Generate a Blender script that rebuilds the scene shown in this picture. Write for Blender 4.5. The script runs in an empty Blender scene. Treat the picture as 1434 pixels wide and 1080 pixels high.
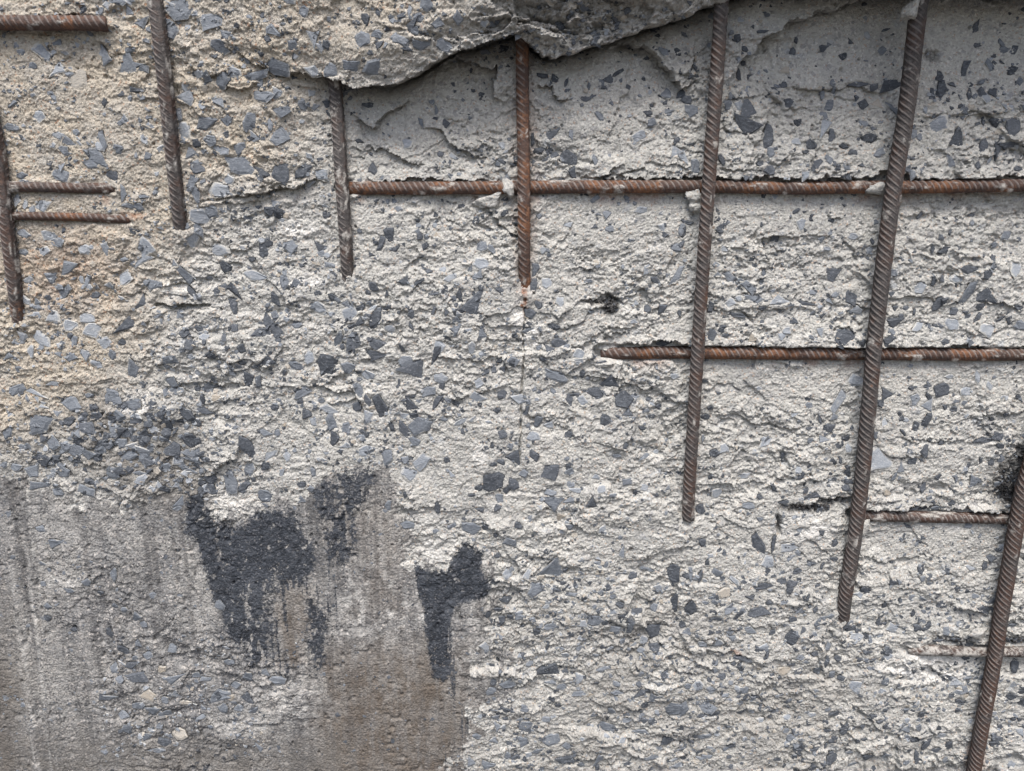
import bpy, math
import numpy as np
from mathutils import Vector, Matrix

scene = bpy.context.scene
COL = scene.collection
RS = np.random.RandomState(7)

# ------------------------------------------------------------------ camera
PITCH = math.radians(14.3)
DIST = 0.75                       # metres from the lens to the wall along the view axis
FPX = 1036.0                      # focal length in pixels of the 1434 px wide photograph
ZC = 1.20                         # height of the aimed point above the ground
CAM = np.array([0.0, -DIST * math.cos(PITCH), ZC + DIST * math.sin(PITCH)])
FWD = np.array([0.0, math.cos(PITCH), -math.sin(PITCH)])
UPV = np.array([0.0, math.sin(PITCH), math.cos(PITCH)])
cam = bpy.data.cameras.new('camera')
cam.sensor_width = 36.0
cam.lens = 36.0 * FPX / 1434.0
cam.clip_start = 0.01
cam.clip_end = 500.0
camo = bpy.data.objects.new('camera', cam)
camo.location = CAM
camo.rotation_euler = (math.pi / 2 - PITCH, 0, 0)
COL.objects.link(camo)
scene.camera = camo

# ------------------------------------------------------------------ sky, sun, exposure
SUN_EL, SUN_AZ = math.radians(62), math.radians(-14)
world = bpy.data.worlds.new('World')
scene.world = world
world.use_nodes = True
wn = world.node_tree.nodes
wl = world.node_tree.links
bg = wn['Background']
sky = wn.new('ShaderNodeTexSky')
sky.sky_type = 'NISHITA'
sky.sun_disc = False
sky.sun_elevation = SUN_EL
sky.sun_rotation = math.pi + SUN_AZ
sky.air_density = 1.0
sky.dust_density = 4.0
sky.ozone_density = 0.6
wl.new(sky.outputs[0], bg.inputs[0])
bg.inputs[1].default_value = 0.115
sun = bpy.data.lights.new('sun', 'SUN')
sun.energy = 2.0
sun.angle = math.radians(24)
sun.color = (1.0, 0.98, 0.95)
suno = bpy.data.objects.new('sun', sun)
sd = Vector((math.sin(SUN_AZ) * math.cos(SUN_EL), -math.cos(SUN_AZ) * math.cos(SUN_EL), math.sin(SUN_EL)))
suno.rotation_euler = sd.to_track_quat('Z', 'Y').to_euler()
suno.location = (0, -3, 4)
COL.objects.link(suno)
scene.view_settings.view_transform = 'Standard'
scene.view_settings.look = 'None'
scene.view_settings.gamma = 1.0
scene.view_settings.use_curve_mapping = False
scene.view_settings.exposure = 1.09

# ------------------------------------------------------------------ numpy helpers
def sstep(a, b, x):
    t = np.clip((x - a) / (b - a), 0, 1)
    return t * t * (3 - 2 * t)

def vnoise(x, y, seed):
    tab = np.random.RandomState(seed).rand(256, 256).astype(np.float32)
    xi = np.floor(x).astype(np.int32); yi = np.floor(y).astype(np.int32)
    fx = (x - xi).astype(np.float32); fy = (y - yi).astype(np.float32)
    fx = fx * fx * (3 - 2 * fx); fy = fy * fy * (3 - 2 * fy)
    x0 = xi & 255; x1 = (xi + 1) & 255; y0 = yi & 255; y1 = (yi + 1) & 255
    a = tab[y0, x0] * (1 - fx) + tab[y0, x1] * fx
    b = tab[y1, x0] * (1 - fx) + tab[y1, x1] * fx
    return (a * (1 - fy) + b * fy) * 2 - 1

def fbm(x, y, seed, octs=4, gain=0.5):
    s = 0; a = 1.0; n = 0
    for o in range(octs):
        s = s + a * vnoise(x * 2 ** o + 17.3 * o, y * 2 ** o - 9.1 * o, seed + o)
        n += a; a *= gain
    return s / n

def facets(x, y, seed, tilt=1.0, cups=0.0):
    """Broken facets: each jittered cell is a tilted little plane at its own level."""
    r = np.random.RandomState(seed)
    T = [r.rand(128, 128).astype(np.float32) for _ in range(6)]
    xi = np.floor(x).astype(np.int32); yi = np.floor(y).astype(np.int32)
    best = np.full(x.shape, 1e9, np.float32); h = np.zeros(x.shape, np.float32)
    for dj in (-1, 0, 1):
        for di in (-1, 0, 1):
            a = (yi + dj) & 127; b = (xi + di) & 127
            dx = (x - (xi + di + 0.1 + 0.8 * T[0][a, b])).astype(np.float32)
            dy = (y - (yi + dj + 0.1 + 0.8 * T[1][a, b])).astype(np.float32)
            d = dx * dx + dy * dy
            v = (T[2][a, b] - .5) * 1.3 + tilt * ((T[3][a, b] - .5) * 2 * dx + (T[4][a, b] - .5) * 2 * dy)
            if cups:
                v = v - cups * (T[5][a, b] > 0.80) * np.clip(1 - d / 0.3, 0, 1)
            m = d < best
            best[m] = d[m]; h[m] = v[m]
    return h

def dist_poly(px, py, pts, closed=False):
    """distance, side (+ = left hand when walking, i.e. above for a left to right line) and position along."""
    P = np.array(pts, np.float64)
    if closed:
        P = np.vstack([P, P[:1]])
    L = np.hypot(*(P[1:] - P[:-1]).T); tot = L.sum(); acc = 0
    best = np.full(px.shape, 1e9); side = np.zeros(px.shape); al = np.zeros(px.shape)
    for (a, b), l in zip(zip(P[:-1], P[1:]), L):
        ux, uy = (b - a) / l
        t = np.clip((px - a[0]) * ux + (py - a[1]) * uy, 0, l)
        dx = px - a[0] - t * ux; dy = py - a[1] - t * uy
        d = np.hypot(dx, dy)
        o = -(ux * (py - a[1]) - uy * (px - a[0]))
        m = (d < best - 1e-6) | ((d < best + 1e-6) & (np.abs(o) > np.abs(side)))
        best[m] = d[m]; side[m] = o[m]; al[m] = ((acc + t) / tot)[m]
        acc += l
    return best, np.sign(side), al

def in_poly(px, py, pts):
    r = np.zeros(px.shape, bool); n = len(pts)
    for i in range(n):
        x0, y0 = pts[i]; x1, y1 = pts[(i + 1) % n]
        if y0 == y1: continue
        c = ((y0 > py) != (y1 > py)) & (px < (x1 - x0) * (py - y0) / (y1 - y0) + x0)
        r ^= c
    return r

def soft_poly(px, py, pts, w, grow=0.0):
    d, _, _ = dist_poly(px, py, pts, True)
    s = np.where(in_poly(px, py, pts), d, -d) + grow
    return sstep(-w, w, s)

def proj(X, Y, Z):
    vx = X - CAM[0]; vy = Y - CAM[1]; vz = Z - CAM[2]
    dep = vy * FWD[1] + vz * FWD[2]
    dep = np.maximum(dep, 0.05)
    return 717 + FPX * vx / dep, 540 - FPX * (vy * UPV[1] + vz * UPV[2]) / dep

def at(px, py, h):
    """point of the plane h metres in front of the wall plane seen at photograph position px, py"""
    d = FWD + np.array([1.0, 0, 0]) * (px - 717) / FPX + UPV * (540 - py) / FPX
    t = (-h - CAM[1]) / d[1]
    return CAM + t * d

# ------------------------------------------------------------------ wall grid
STEP = 0.00104
fx = np.arange(-0.575, 0.575, STEP); fz = np.arange(ZC - 0.455, ZC + 0.425, STEP)
def flare(end, first, n, lim):
    k = np.arange(1, n + 1); s = STEP
    out = []; p = end
    q = 1.165
    for i in k:
        s *= q; p += first * s
        out.append(p)
        if abs(p - end) > lim: break
    return np.array(out)
xl = flare(fx[0], -1, 60, 2.0)[::-1]; xr = flare(fx[-1], 1, 60, 2.0)
zb = flare(fz[0], -1, 60, 0.70)[::-1]; zt = flare(fz[-1], 1, 60, 0.80)
zb[0] = -0.02
GX, GZ = np.meshgrid(np.concatenate([xl, fx, xr]), np.concatenate([zb, fz, zt]))
NZ, NX = GX.shape
MM = 0.001

# large shape of the wall: depth towards the viewer in mm at places of the photograph
ANCH = [(0,150,7),(100,200,8),(300,180,7),(150,450,9),(300,50,13),(60,60,4),(60,-40,14),(600,140,-19),(830,120,-19),(600,225,-8),(830,225,-6),
 (420,300,1),(600,330,-4),(500,450,4),(600,600,5),(400,600,6),(650,420,2),(850,330,-10),(850,440,-3),(1100,200,-4),(1120,80,-20),(1150,330,-11),(1100,450,-3),
 (1350,330,-12),(1350,200,-4),(1350,40,-26),(1350,450,-3),(1100,560,-10),(1100,680,-4),(1330,570,-9),(1330,690,-4),(1330,800,-8),(1250,900,-1),
 (1400,1000,-7),(900,600,-4),(900,800,3),(1000,1000,4),(800,950,4),(1100,850,1),(850,700,2),(100,900,11),(400,900,11),(600,900,10),(100,750,10),(450,750,9),
 (-300,500,8),(-300,1200,11),(400,1300,11),(1200,1300,0),(1700,600,-8),(1700,200,-8),(1700,1000,-6),(700,-300,0),(1300,-300,-8),(100,-300,8)]
cx = np.arange(-420, 1860, 10.0); cy = np.arange(-420, 1500, 10.0)
CX, CY = np.meshgrid(cx, cy)
num = np.zeros(CX.shape); den = np.zeros(CX.shape) + 1e-12
for ax, ay, ah in ANCH:
    r2 = ((CX - ax) ** 2 + (CY - ay) ** 2) / (75.0 ** 2)
    w = np.exp(-0.5 * r2) + 2e-3 / (1 + r2)
    num += w * ah; den += w
BASE = num / den
def base_at(px, py):
    u = np.clip((np.asarray(px, float) - cx[0]) / 10.0, 0, len(cx) - 1.001)
    v = np.clip((np.asarray(py, float) - cy[0]) / 10.0, 0, len(cy) - 1.001)
    i = u.astype(int); j = v.astype(int); a = u - i; b = v - j
    return (BASE[j, i] * (1 - a) + BASE[j, i + 1] * a) * (1 - b) + (BASE[j + 1, i] * (1 - a) + BASE[j + 1, i + 1] * a) * b

# overhanging ledge along the top: lower edge in the photograph and how far it stands out (mm)
LX = [-600, 300, 350, 365, 430, 470, 500, 545, 580, 625, 680, 720, 738, 762, 790, 840, 890, 930, 970, 1005, 1060, 1200, 1434, 1900]
LY = [40, 60, 88, 97, 108, 111, 122, 121, 104, 77, 61, 49, 60, 79, 75, 60, 45, 31, 18, 2, -16, -20, -18, -18]
AX = [-600, 300, 365, 430, 500, 620, 800, 1000, 1150, 1900]
AY = [0, 0, 7, 13, 29, 42, 50, 55, 80, 84]
SHEAR = 0.42
hl = np.interp(717 + GX / 0.00072, AX, AY)
for _ in range(3):
    lpx, lpy = proj(GX, -(hl * MM), GZ - SHEAR * hl * MM)
    ye = np.interp(lpx, LX, LY) + 8 * fbm(lpx / 38, lpx * 0 + 3.3, 51, 4, .6) + 5 * fbm(lpx / 8, lpx * 0 + 1.3, 52, 4, .65)
    d = ye - lpy
    A = np.interp(lpx, AX, AY)
    rr_ = sstep(690, 780, lpx)
    prof = (1 - rr_) * (0.72 + 0.28 * sstep(0, 60, d)) + rr_ * (0.30 + 0.70 * np.clip(d / 95, 0, 1))
    hl = np.where(d > 0, A * prof, A * (.72 - .42 * rr_))
ledge = (d > 0) & (A > 0.05)
hl = np.where(ledge, hl, 0)

px, py = proj(GX, 0 * GX, GZ)
for _ in range(3):
    hb = base_at(px, py)
    px, py = proj(GX, -hb * MM, GZ)
px = np.where(ledge, lpx, px); py = np.where(ledge, lpy, py)
hb = base_at(px, py)
hb = np.where(ledge & (px > 420), np.maximum(hb, -2), hb)
# coordinates in photograph pixels along the wall, for noise
ux = GX / 0.00072; uy = -(GZ - ZC) / 0.00072
wx = px + 9 * fbm(ux / 30, uy / 30, 11, 4, .6) + 6 * fbm(ux / 9, uy / 9, 13, 3, .6); wy = py + 7 * fbm(ux / 26, uy / 26, 12, 4, .6) + 6 * fbm(ux / 9, uy / 9, 14, 3, .6)

h = hb.copy()
gap = np.interp(px, LX, LY) - py
h -= np.where(ledge, 0, 1) * np.interp(px, [-600, 380, 480, 560, 2000], [0, 0, 8, 24, 26]) * np.exp(-np.clip(-gap + 4 * fbm(ux / 14, uy / 14, 53, 3), 0, None) / 13.0) * (gap > -120)
CLIFFS = [  # lines where the upper side stands proud: points, up mm, fade px, down mm, fade px
 ([(308,278),(335,275),(375,268),(420,262),(445,255),(470,262)], 5, 26, 4, 30),
 ([(498,254),(560,250),(620,252),(705,251)], 4, 26, 5, 40),
 ([(744,250),(850,249),(980,250),(1100,249),(1200,248),(1250,240),(1320,251),(1434,247),(1600,247)], 6, 26, 6, 60),
 ([(735,562),(770,546),(800,520),(850,489),(900,480),(945,478),(970,484),(1100,486),(1240,484),(1434,487),(1600,487)], 6, 24, 6, 55),
 ([(1085,736),(1100,718),(1150,708),(1190,692),(1205,712),(1300,712),(1420,716),(1600,716)], 4, 20, 5, 45),
 ([(1270,905),(1310,901),(1400,898),(1600,898)], 4, 18, 4, 40),
 ([(840,70),(880,62),(912,70),(925,90),(948,110),(958,124),(985,112)], 9, 40, 11, 60),
 ([(1012,150),(1018,112),(1040,88),(1068,62),(1100,32),(1195,0),(1300,-30)], 10, 60, 12, 80),
 ([(600,100),(640,84),(702,95),(690,116),(690,135),(712,152)], 7, 22, 9, 45),
 ([(213,431),(240,429),(262,432),(290,431)], 4, 14, 4, 10),
 ([(211,408),(235,398),(262,402),(285,424)], 3, 10, 4, 12),
 ([(-60,24),(60,22),(140,24)], 4, 16, 5, 34),
 ([(722,968),(745,950),(762,934),(792,928)], 3, 22, 3, 18),
 ([(930,912),(1020,914),(1060,926),(1130,926)], 2.5, 24, 3, 22),
 ([(484,160),(503,166),(524,182),(534,162),(552,150),(580,140)], 6, 26, 6, 30),
 ([(742,118),(768,124),(780,142),(806,146)], 4, 18, 4, 18),
 ([(760,500),(800,492),(840,470),(900,462)], 2, 20, 2, 14),
 ([(1040,65),(1075,55),(1120,58)], 2, 14, 2, 14),
 ([(1095,122),(1150,128),(1204,118),(1240,150)], 3, 22, 3, 24),
 ([(650,272),(668,276),(684,292),(700,318),(718,326)], 3, 12, 3, 20),
 ([(585,176),(620,186),(632,206),(660,216),(690,232)], 3, 26, 4, 18),
 ([(500,215),(540,210),(560,225),(600,236)], 3, 20, 3, 18),
 ([(830,250),(855,243),(872,228)], 3, 14, 3, 10),
 ([(270,655),(290,672),(330,640),(350,600)], 2.5, 20, 2.5, 20),
 ([(60,615),(100,640),(150,650),(200,690)], 2, 20, 2, 20),
 ([(300,120),(340,128),(370,118)], 3, 14, 3, 16),
 ([(260,90),(290,112),(315,100),(330,112)], 3, 14, 3, 16),
 ([(180,700),(240,640),(330,650)], 1.5, 20, 1.5, 20),
 ([(1060,840),(1110,850),(1160,838)], 1.5, 18, 1.5, 18),
 ([(1175,770),(1240,785),(1330,775)], 1.5, 18, 2, 18),
 ([(1360,405),(1380,422),(1434,430)], 3, 20, 3, 14),
 ([(1150,300),(1180,306)], 2, 12, 2, 12),
 ([(1380,205),(1434,200),(1500,200)], 3, 20, 3, 14),
]
for pts, up, lu, dn, ld in CLIFFS:
    P = np.array(pts); R = 3.2 * max(lu, ld)
    bx = (wx > P[:, 0].min() - R) & (wx < P[:, 0].max() + R) & (wy > P[:, 1].min() - R) & (wy < P[:, 1].max() + R)
    dd, sg, al = dist_poly(wx[bx], wy[bx], pts)
    tp = sstep(0, .3, al) * sstep(0, .3, 1 - al)
    h[bx] += np.where(sg > 0, up * np.exp(-dd / lu), -dn * np.exp(-dd / ld)) * tp * np.where(ledge[bx], 0, 1)

# zones -----------------------------------------------------------
nA = fbm(ux / 60, uy / 60, 21, 5, .6); nB = fbm(ux / 16, uy / 16, 22, 4, .6)
qx = px + 26 * nA + 5 * nB; qy = py + 20 * fbm(ux / 55, uy / 55, 23, 5, .6) + 5 * fbm(ux / 14, uy / 14, 24, 3, .6)
TAN = [(-900,-900),(720,-900),(640,20),(545,90),(440,112),(415,235),(300,285),(228,380),(205,500),(140,570),(20,615),(-900,640)]
tan = soft_poly(qx, qy, TAN, 62) * (.85 + .15 * sstep(-.4, .3, nA))
SMOOTH = [(-900,690),(0,660),(60,668),(130,690),(200,688),(262,680),(280,735),(330,730),(362,712),(425,690),(470,652),(530,650),(556,700),(565,752),(580,788),
          (628,798),(650,760),(684,800),(694,850),(682,886),(704,915),(668,938),(700,962),(655,996),(678,1030),(640,1066),(655,1100),(660,1800),(-900,1800)]
nF = fbm(ux / 5, uy / 7, 25, 3, .7)
sm_d, _, _ = dist_poly(px + 14 * nA + 7 * nB, py + 16 * nA + 8 * nB, SMOOTH, True)
sm_d = np.where(in_poly(px + 14 * nA + 7 * nB, py + 16 * nA + 8 * nB, SMOOTH), sm_d, -sm_d)
smooth = sstep(-15, 15, sm_d + 20 * nF + 16 * fbm(ux / 9, uy / 40, 26, 3, .6) + 34 * fbm(ux / 26, uy / 45, 27, 4, .6) - 14 * sstep(300, 200, px) + 26 * sstep(300, 200, px) * nB)
rough_patch = soft_poly(qx, qy, [(150,905),(230,890),(330,900),(420,930),(430,990),(350,1020),(300,1075),(180,1075),(140,960)], 30)
rough_patch = np.maximum(rough_patch, soft_poly(qx, qy, [(60,770),(150,760),(200,800),(190,860),(90,870)], 30) * .6)
T1 = [(262,690),(290,712),(300,735),(335,738),(362,716),(395,716),(425,745),(443,770),(438,802),(415,828),(402,832),(386,802),(376,830),(366,868),(378,905),(371,942),(355,932),(345,900),(318,892),(312,855),(296,838),(284,800),(276,768),(258,745)]
T1b = [(425,835),(440,826),(462,862),(458,935),(440,950),(428,905)]
T2 = [(432,690),(470,664),(512,650),(532,664),(520,692),(503,722),(502,780),(488,790),(470,792),(455,778),(456,745),(438,712)]
T3 = [(580,788),(600,799),(626,797),(640,772),(655,758),(676,775),(673,798),(692,826),(682,840),(655,845),(637,850),(632,888),(634,952),(608,950),(600,912),(592,862),(583,820)]
te = 3.2 * nB + 3.4 * fbm(ux / 6, uy / 6, 31, 4, .7)
te2 = 4 * fbm(ux / 11, uy / 11, 34, 4, .7)
strk = fbm(ux / 6, uy / 50, 32, 3, .6)
low = sstep(820, 900, py)
tarA = soft_poly(px + te * 1.2 + .5 * te2, py + te2 + 10 * strk * (.4 + low), T1, 9)
tarC = soft_poly(px + te * .7 + .3 * te2, py + .8 * te2 + 16 * strk * sstep(840, 940, py), T3, 6.5)
tarB = np.maximum(soft_poly(px + te * 1.6, py + te * 1.6 + 12 * strk, T2, 16) * .80, soft_poly(px + te * 1.6, py + 14 * strk, T1b, 14) * .8)
tarA = np.maximum(tarA, .62 * soft_poly(px + te, py + 12 * strk, [(255,700),(300,760),(305,850),(350,950),(385,950),(390,840),(450,800),(450,750),(400,700),(330,725)], 22))
strk2 = fbm(ux / 5, uy / 110, 35, 4, .65)
tarA = tarA * (1 - .85 * sstep(.12, .32, fbm(ux / 10, uy / 30, 37, 4, .65)) * sstep(770, 850, py)) * (1 - .8 * sstep(.28, .42, fbm(ux / 9, uy / 9, 38, 4, .65)))
tarC = tarC * (1 - .7 * sstep(.2, .4, fbm(ux / 6, uy / 34, 39, 4, .65)) * sstep(840, 900, py)) * (1 - .7 * sstep(.34, .46, fbm(ux / 9, uy / 9, 40, 4, .65)))
tarB = tarB * (1 - .8 * sstep(.15, .4, fbm(ux / 8, uy / 14, 29, 4, .65)))
tar_drip = sstep(-.05, .45, strk2) * np.maximum(
    soft_poly(qx, qy, [(300,820),(480,760),(480,960),(340,965)], 25), soft_poly(qx, qy, [(590,900),(645,890),(668,1100),(610,1100)], 16)) * .62
tar_drip = np.maximum(tar_drip, .55 * sstep(.0, .45, strk2) * soft_poly(qx, qy, [(445,700),(510,690),(505,840),(450,840)], 16))
tar_low = sstep(.15, .5, nA * .7 + nB * .6) * soft_poly(qx, qy, [(140,1040),(320,1030),(400,1100),(120,1110)], 20) * .7
tar = np.clip(np.maximum.reduce([tarA, tarB, tarC, tar_drip, tar_low]), 0, 1)
brown = soft_poly(qx, qy, [(455,915),(560,900),(640,920),(660,1000),(650,1200),(440,1200)], 40)
brown = np.maximum(brown, .8 * soft_poly(qx, qy, [(385,800),(425,820),(432,930),(385,935)], 14))
brown = np.maximum(brown, .7 * soft_poly(qx, qy, [(-40,930),(20,930),(30,1100),(-60,1100)], 24))
brown = np.maximum(brown, .5 * soft_poly(qx, qy, [(480,700),(560,690),(580,860),(500,860)], 40))
grime = .9 * soft_poly(qx, qy, [(95,575),(190,555),(262,590),(295,680),(270,720),(110,660)], 34)
grime = np.maximum(grime, .55 * soft_poly(qx, qy, [(640,-200),(1010,-200),(1000,4),(900,34),(780,62),(720,42),(640,40)], 26))
grime = np.maximum(grime, .35 * soft_poly(qx, qy, [(-50,590),(110,560),(120,680),(-50,690)], 34))
grime = np.maximum(grime, .5 * soft_poly(qx, qy, [(690,860),(900,830),(1100,880),(1260,960),(1340,1200),(660,1200)], 60) * sstep(-.5, .4, nA))
grime = np.maximum(grime, .42 * soft_poly(qx, qy, [(725,-60),(1012,-60),(1000,8),(900,36),(790,66),(745,50)], 14))
grime = np.maximum(grime, .75 * sstep(985, 1075, qy) * smooth * sstep(520, 440, px))
grime = np.maximum(grime, .6 * sstep(46, 8, qx - .05 * (py - 700)) * sstep(760, 900, py))
def blob(x, y, rx, ry, w=.5):
    r = np.hypot((px + te * 1.5 - x) / rx, (py + te * 1.5 - y) / ry)
    return 1 - sstep(1 - w, 1 + w, r)
white = np.maximum.reduce([blob(1305, 938, 62, 20), blob(672, 638, 14, 13), blob(745, 470, 14, 16), blob(420, 320, 34, 9), blob(250, 405, 22, 9),
    blob(1130, 738, 38, 14), blob(320, 705, 30, 22) * .5, blob(190, 565, 28, 18), blob(730, 445, 14, 14), blob(1340, 735, 26, 9), blob(420, 395, 40, 7), blob(600, 860, 16, 14) * .6,
    blob(90, 815, 26, 8) * .7, blob(340, 1010, 40, 20) * .6, blob(620, 770, 26, 20) * .45])
white = white * sstep(-.35, .25, nB + .3)
lg = np.exp(-((px - (10 + (py - 740) * .13) + 3 * nB) / 4.0) ** 2) + .6 * np.exp(-((px - (34 + (py - 740) * .11) + 2 * nB) / 2.5) ** 2)
white = np.maximum(white, sstep(-.25, .35, fbm(ux / 12, uy / 16, 28, 4, .7)) * np.maximum.reduce([.55 * blob(520, 850, 70, 60, .8), .5 * blob(662, 910, 30, 70, .8), .4 * blob(120, 720, 90, 50, .8), .35 * blob(230, 880, 90, 60, .8), .5 * blob(400, 990, 60, 40, .8)]))
white = np.maximum(white, .5 * lg * sstep(700, 800, py) * sstep(-.5, .3, fbm(ux / 5, uy / 60, 36, 3)))
orange = np.maximum.reduce([blob(735, 424, 4, 20), blob(1366, 1062, 14, 22) * .5, blob(180, 302, 22, 5) * .7, blob(145, 280, 10, 5) * .4, blob(90, 380, 70, 50, .9) * .28,
    blob(640, 392, 26, 8) * .0, blob(735, 250, 16, 160, .6) * .30, blob(230, 28, 8, 8) * .8, blob(160, 780, 14, 6) * .0, blob(1030, 916, 8, 4) * .7])
orange = np.maximum(orange, .5 * sstep(-.1, .4, fbm(ux / 30, uy / 30, 56, 3)) * np.maximum(np.exp(-((py - 275) / 9.0) ** 2) * (px > 500), np.exp(-((py - 507) / 8.0) ** 2) * (px > 860)))
black = np.maximum.reduce([blob(1420, 682, 32, 36), blob(856, 430, 14, 13), blob(835, 423, 20, 4), blob(1125, 712, 34, 6), blob(1165, 702, 26, 6), blob(1090, 735, 4, 14) * .8,
    blob(1440, 645, 18, 20), blob(1305, 78, 9, 8) * .8, blob(1335, 895, 28, 5) * .8, blob(1415, 895, 22, 7) * .8])

# rough relief ----------------------------------------------------
relief = 1 - .86 * np.clip(smooth * (1 - .75 * rough_patch), 0, 1)
calm = np.maximum.reduce([soft_poly(qx, qy, [(745,275),(960,275),(960,330),(745,340)], 25), soft_poly(qx, qy, [(1000,275),(1235,275),(1230,320),(1000,330)], 25),
    soft_poly(qx, qy, [(985,508),(1205,508),(1190,560),(985,570)], 25), soft_poly(qx, qy, [(1235,508),(1500,508),(1500,560),(1235,570)], 25),
    .6 * soft_poly(qx, qy, [(540,130),(700,90),(700,160),(540,220)], 20), soft_poly(qx, qy, [(1045,100),(1200,20),(1434,10),(1434,80),(1240,110),(1060,130)], 25),
    .6 * soft_poly(qx, qy, [(770,90),(900,80),(950,130),(800,160)], 20), soft_poly(qx, qy, [(1215,735),(1410,740),(1400,790),(1215,790)], 20)])
relief = relief * (1 - .62 * calm)
relief = relief * (1 - .18 * tan)
low = (smooth > .5) | (calm > .5)
v1x = ux + 14 * fbm(ux / 40, uy / 40, 41, 4, .6); v1y = uy + 12 * fbm(ux / 40, uy / 40, 42, 4, .6)
det = 3.6 * facets(v1x / 165, v1y / 92, 65, 1.1) * (1 - .6 * tan) * (1 - calm)
det = det + 2.7 * facets(v1x / 84, v1y / 52, 61, 1.0)
v2x = ux + 7 * fbm(ux / 16, uy / 16, 43, 3, .6); v2y = uy + 6 * fbm(ux / 16, uy / 16, 44, 3, .6)
det = det + 1.9 * facets(v2x / 36, v2y / 21, 62, 1.1, .7)
det = det + 1.25 * facets(v2x / 16, v2y / 10, 63, 1.2, .9)
v3x = ux + 2.5 * fbm(ux / 6, uy / 6, 45, 2); v3y = uy + 2.2 * fbm(ux / 6, uy / 6, 46, 2)
det = det + 0.82 * facets(v3x / 7.5, v3y / 5.0, 64, 1.2, 1.0)
det = det + 0.9 * fbm(ux / 22, uy / 14, 47, 5, .62)
rid = 1 - np.abs(fbm(ux / 13 + .4 * nB, uy / 7, 48, 3, .6)) * 2.2
det = det + 0.6 * np.clip(rid, -1, 1)
patchy = .42 + .85 * sstep(-.45, .55, fbm(ux / 80, uy / 60, 49, 4)) + .2 * sstep(820, 900, py)
ck = fbm(ux / 46 + .5 * nB, uy / 17 + .35 * nB, 57, 4, .6)
ck2 = fbm(ux / 20, uy / 9, 58, 3, .6)
crk = (1 - sstep(.004, .035, np.abs(ck))) * sstep(.0, .3, fbm(ux / 50, uy / 40, 59, 3)) + .8 * (1 - sstep(.01, .05, np.abs(ck2))) * sstep(.1, .35, fbm(ux / 40, uy / 30, 60, 3))
det = det - 1.6 * crk * (1 - .7 * tan)
det = det * relief * patchy * np.where(ledge, 1.25 + 1.0 * sstep(640, 760, px), 1)
det = det + .50 * RS.uniform(-1, 1, GX.shape) * (1 - .1 * smooth)
# smooth formed face: scoured vertical streaks, pits
det = det + smooth * (.25 * fbm(ux / 2.2, uy / 50, 71, 3, .6) + .5 * fbm(ux / 9, uy / 9, 72, 4, .6))
det = det - smooth * 2.2 * sstep(.42, .75, vnoise(ux / 7, uy / 8, 73)) * sstep(-.2, .4, nA)
gro = np.exp(-((px - (8 + (py - 740) * .13) + 3 * nB) / 5.0) ** 2) * sstep(700, 780, py)
det = det + 1.8 * gro - 1.4 * np.exp(-((px - (24 + (py - 740) * .13) + 3 * nB) / 6.0) ** 2) * sstep(700, 780, py)
det = det + sstep(.3, .8, tar) * .5 + .4 * tar * fbm(ux / 5, uy / 5, 74, 3)
det = det + black * (2.5 * fbm(ux / 5, uy / 4, 75, 3, .7) - 3.5)
coarse_fade = sstep(.9, .6, np.abs(GX)) * 1.0
h = h + det * np.where(np.abs(GX) > .6, .6, 1)

# cracks and pits
def carve(pts, w, dep, wob=2.0):
    P = np.array(pts); R = w + 14
    sx = px + wob * vnoise(ux / 9, uy / 9, 81); sy = py + wob * vnoise(ux / 9, uy / 9, 82)
    bx = (sx > P[:, 0].min() - R) & (sx < P[:, 0].max() + R) & (sy > P[:, 1].min() - R) & (sy < P[:, 1].max() + R)
    dd, _, _ = dist_poly(sx[bx], sy[bx], pts)
    h[bx] -= dep * (1 - sstep(w * .5, w, dd))
carve([(735,430),(733,470),(734,520),(729,560),(730,600),(727,650)], 1.8, 4, 1.5)
carve([(214,431),(230,429),(250,431),(268,430),(290,430)], 2.4, 6)
carve([(1088,722),(1090,735),(1092,748)], 3.0, 5)
carve([(722,968),(745,950),(762,934)], 1.8, 4)
carve([(840,247),(866,246),(900,236)], 1.6, 3)
carve([(1244,775),(1246,830),(1243,900)], 1.4, 1.5)
carve([(280,283),(310,279),(400,266)], 1.8, 3)
carve([(700,318),(716,328),(724,335)], 2, 4)
PITS = [(148,108,3),(122,228,4),(888,690,4),(1068,1007,4),(1240,330,2),(697,232,2),(560,150,3),(640,1000,2),(104,880,4),(884,770,3),(885,912,4),(1178,98,3),(545,1030,3)]
for _ in range(420):
    PITS.append((RS.uniform(-40, 1480), RS.uniform(-40, 1120), RS.uniform(1.2, 2.4)))
pass

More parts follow.
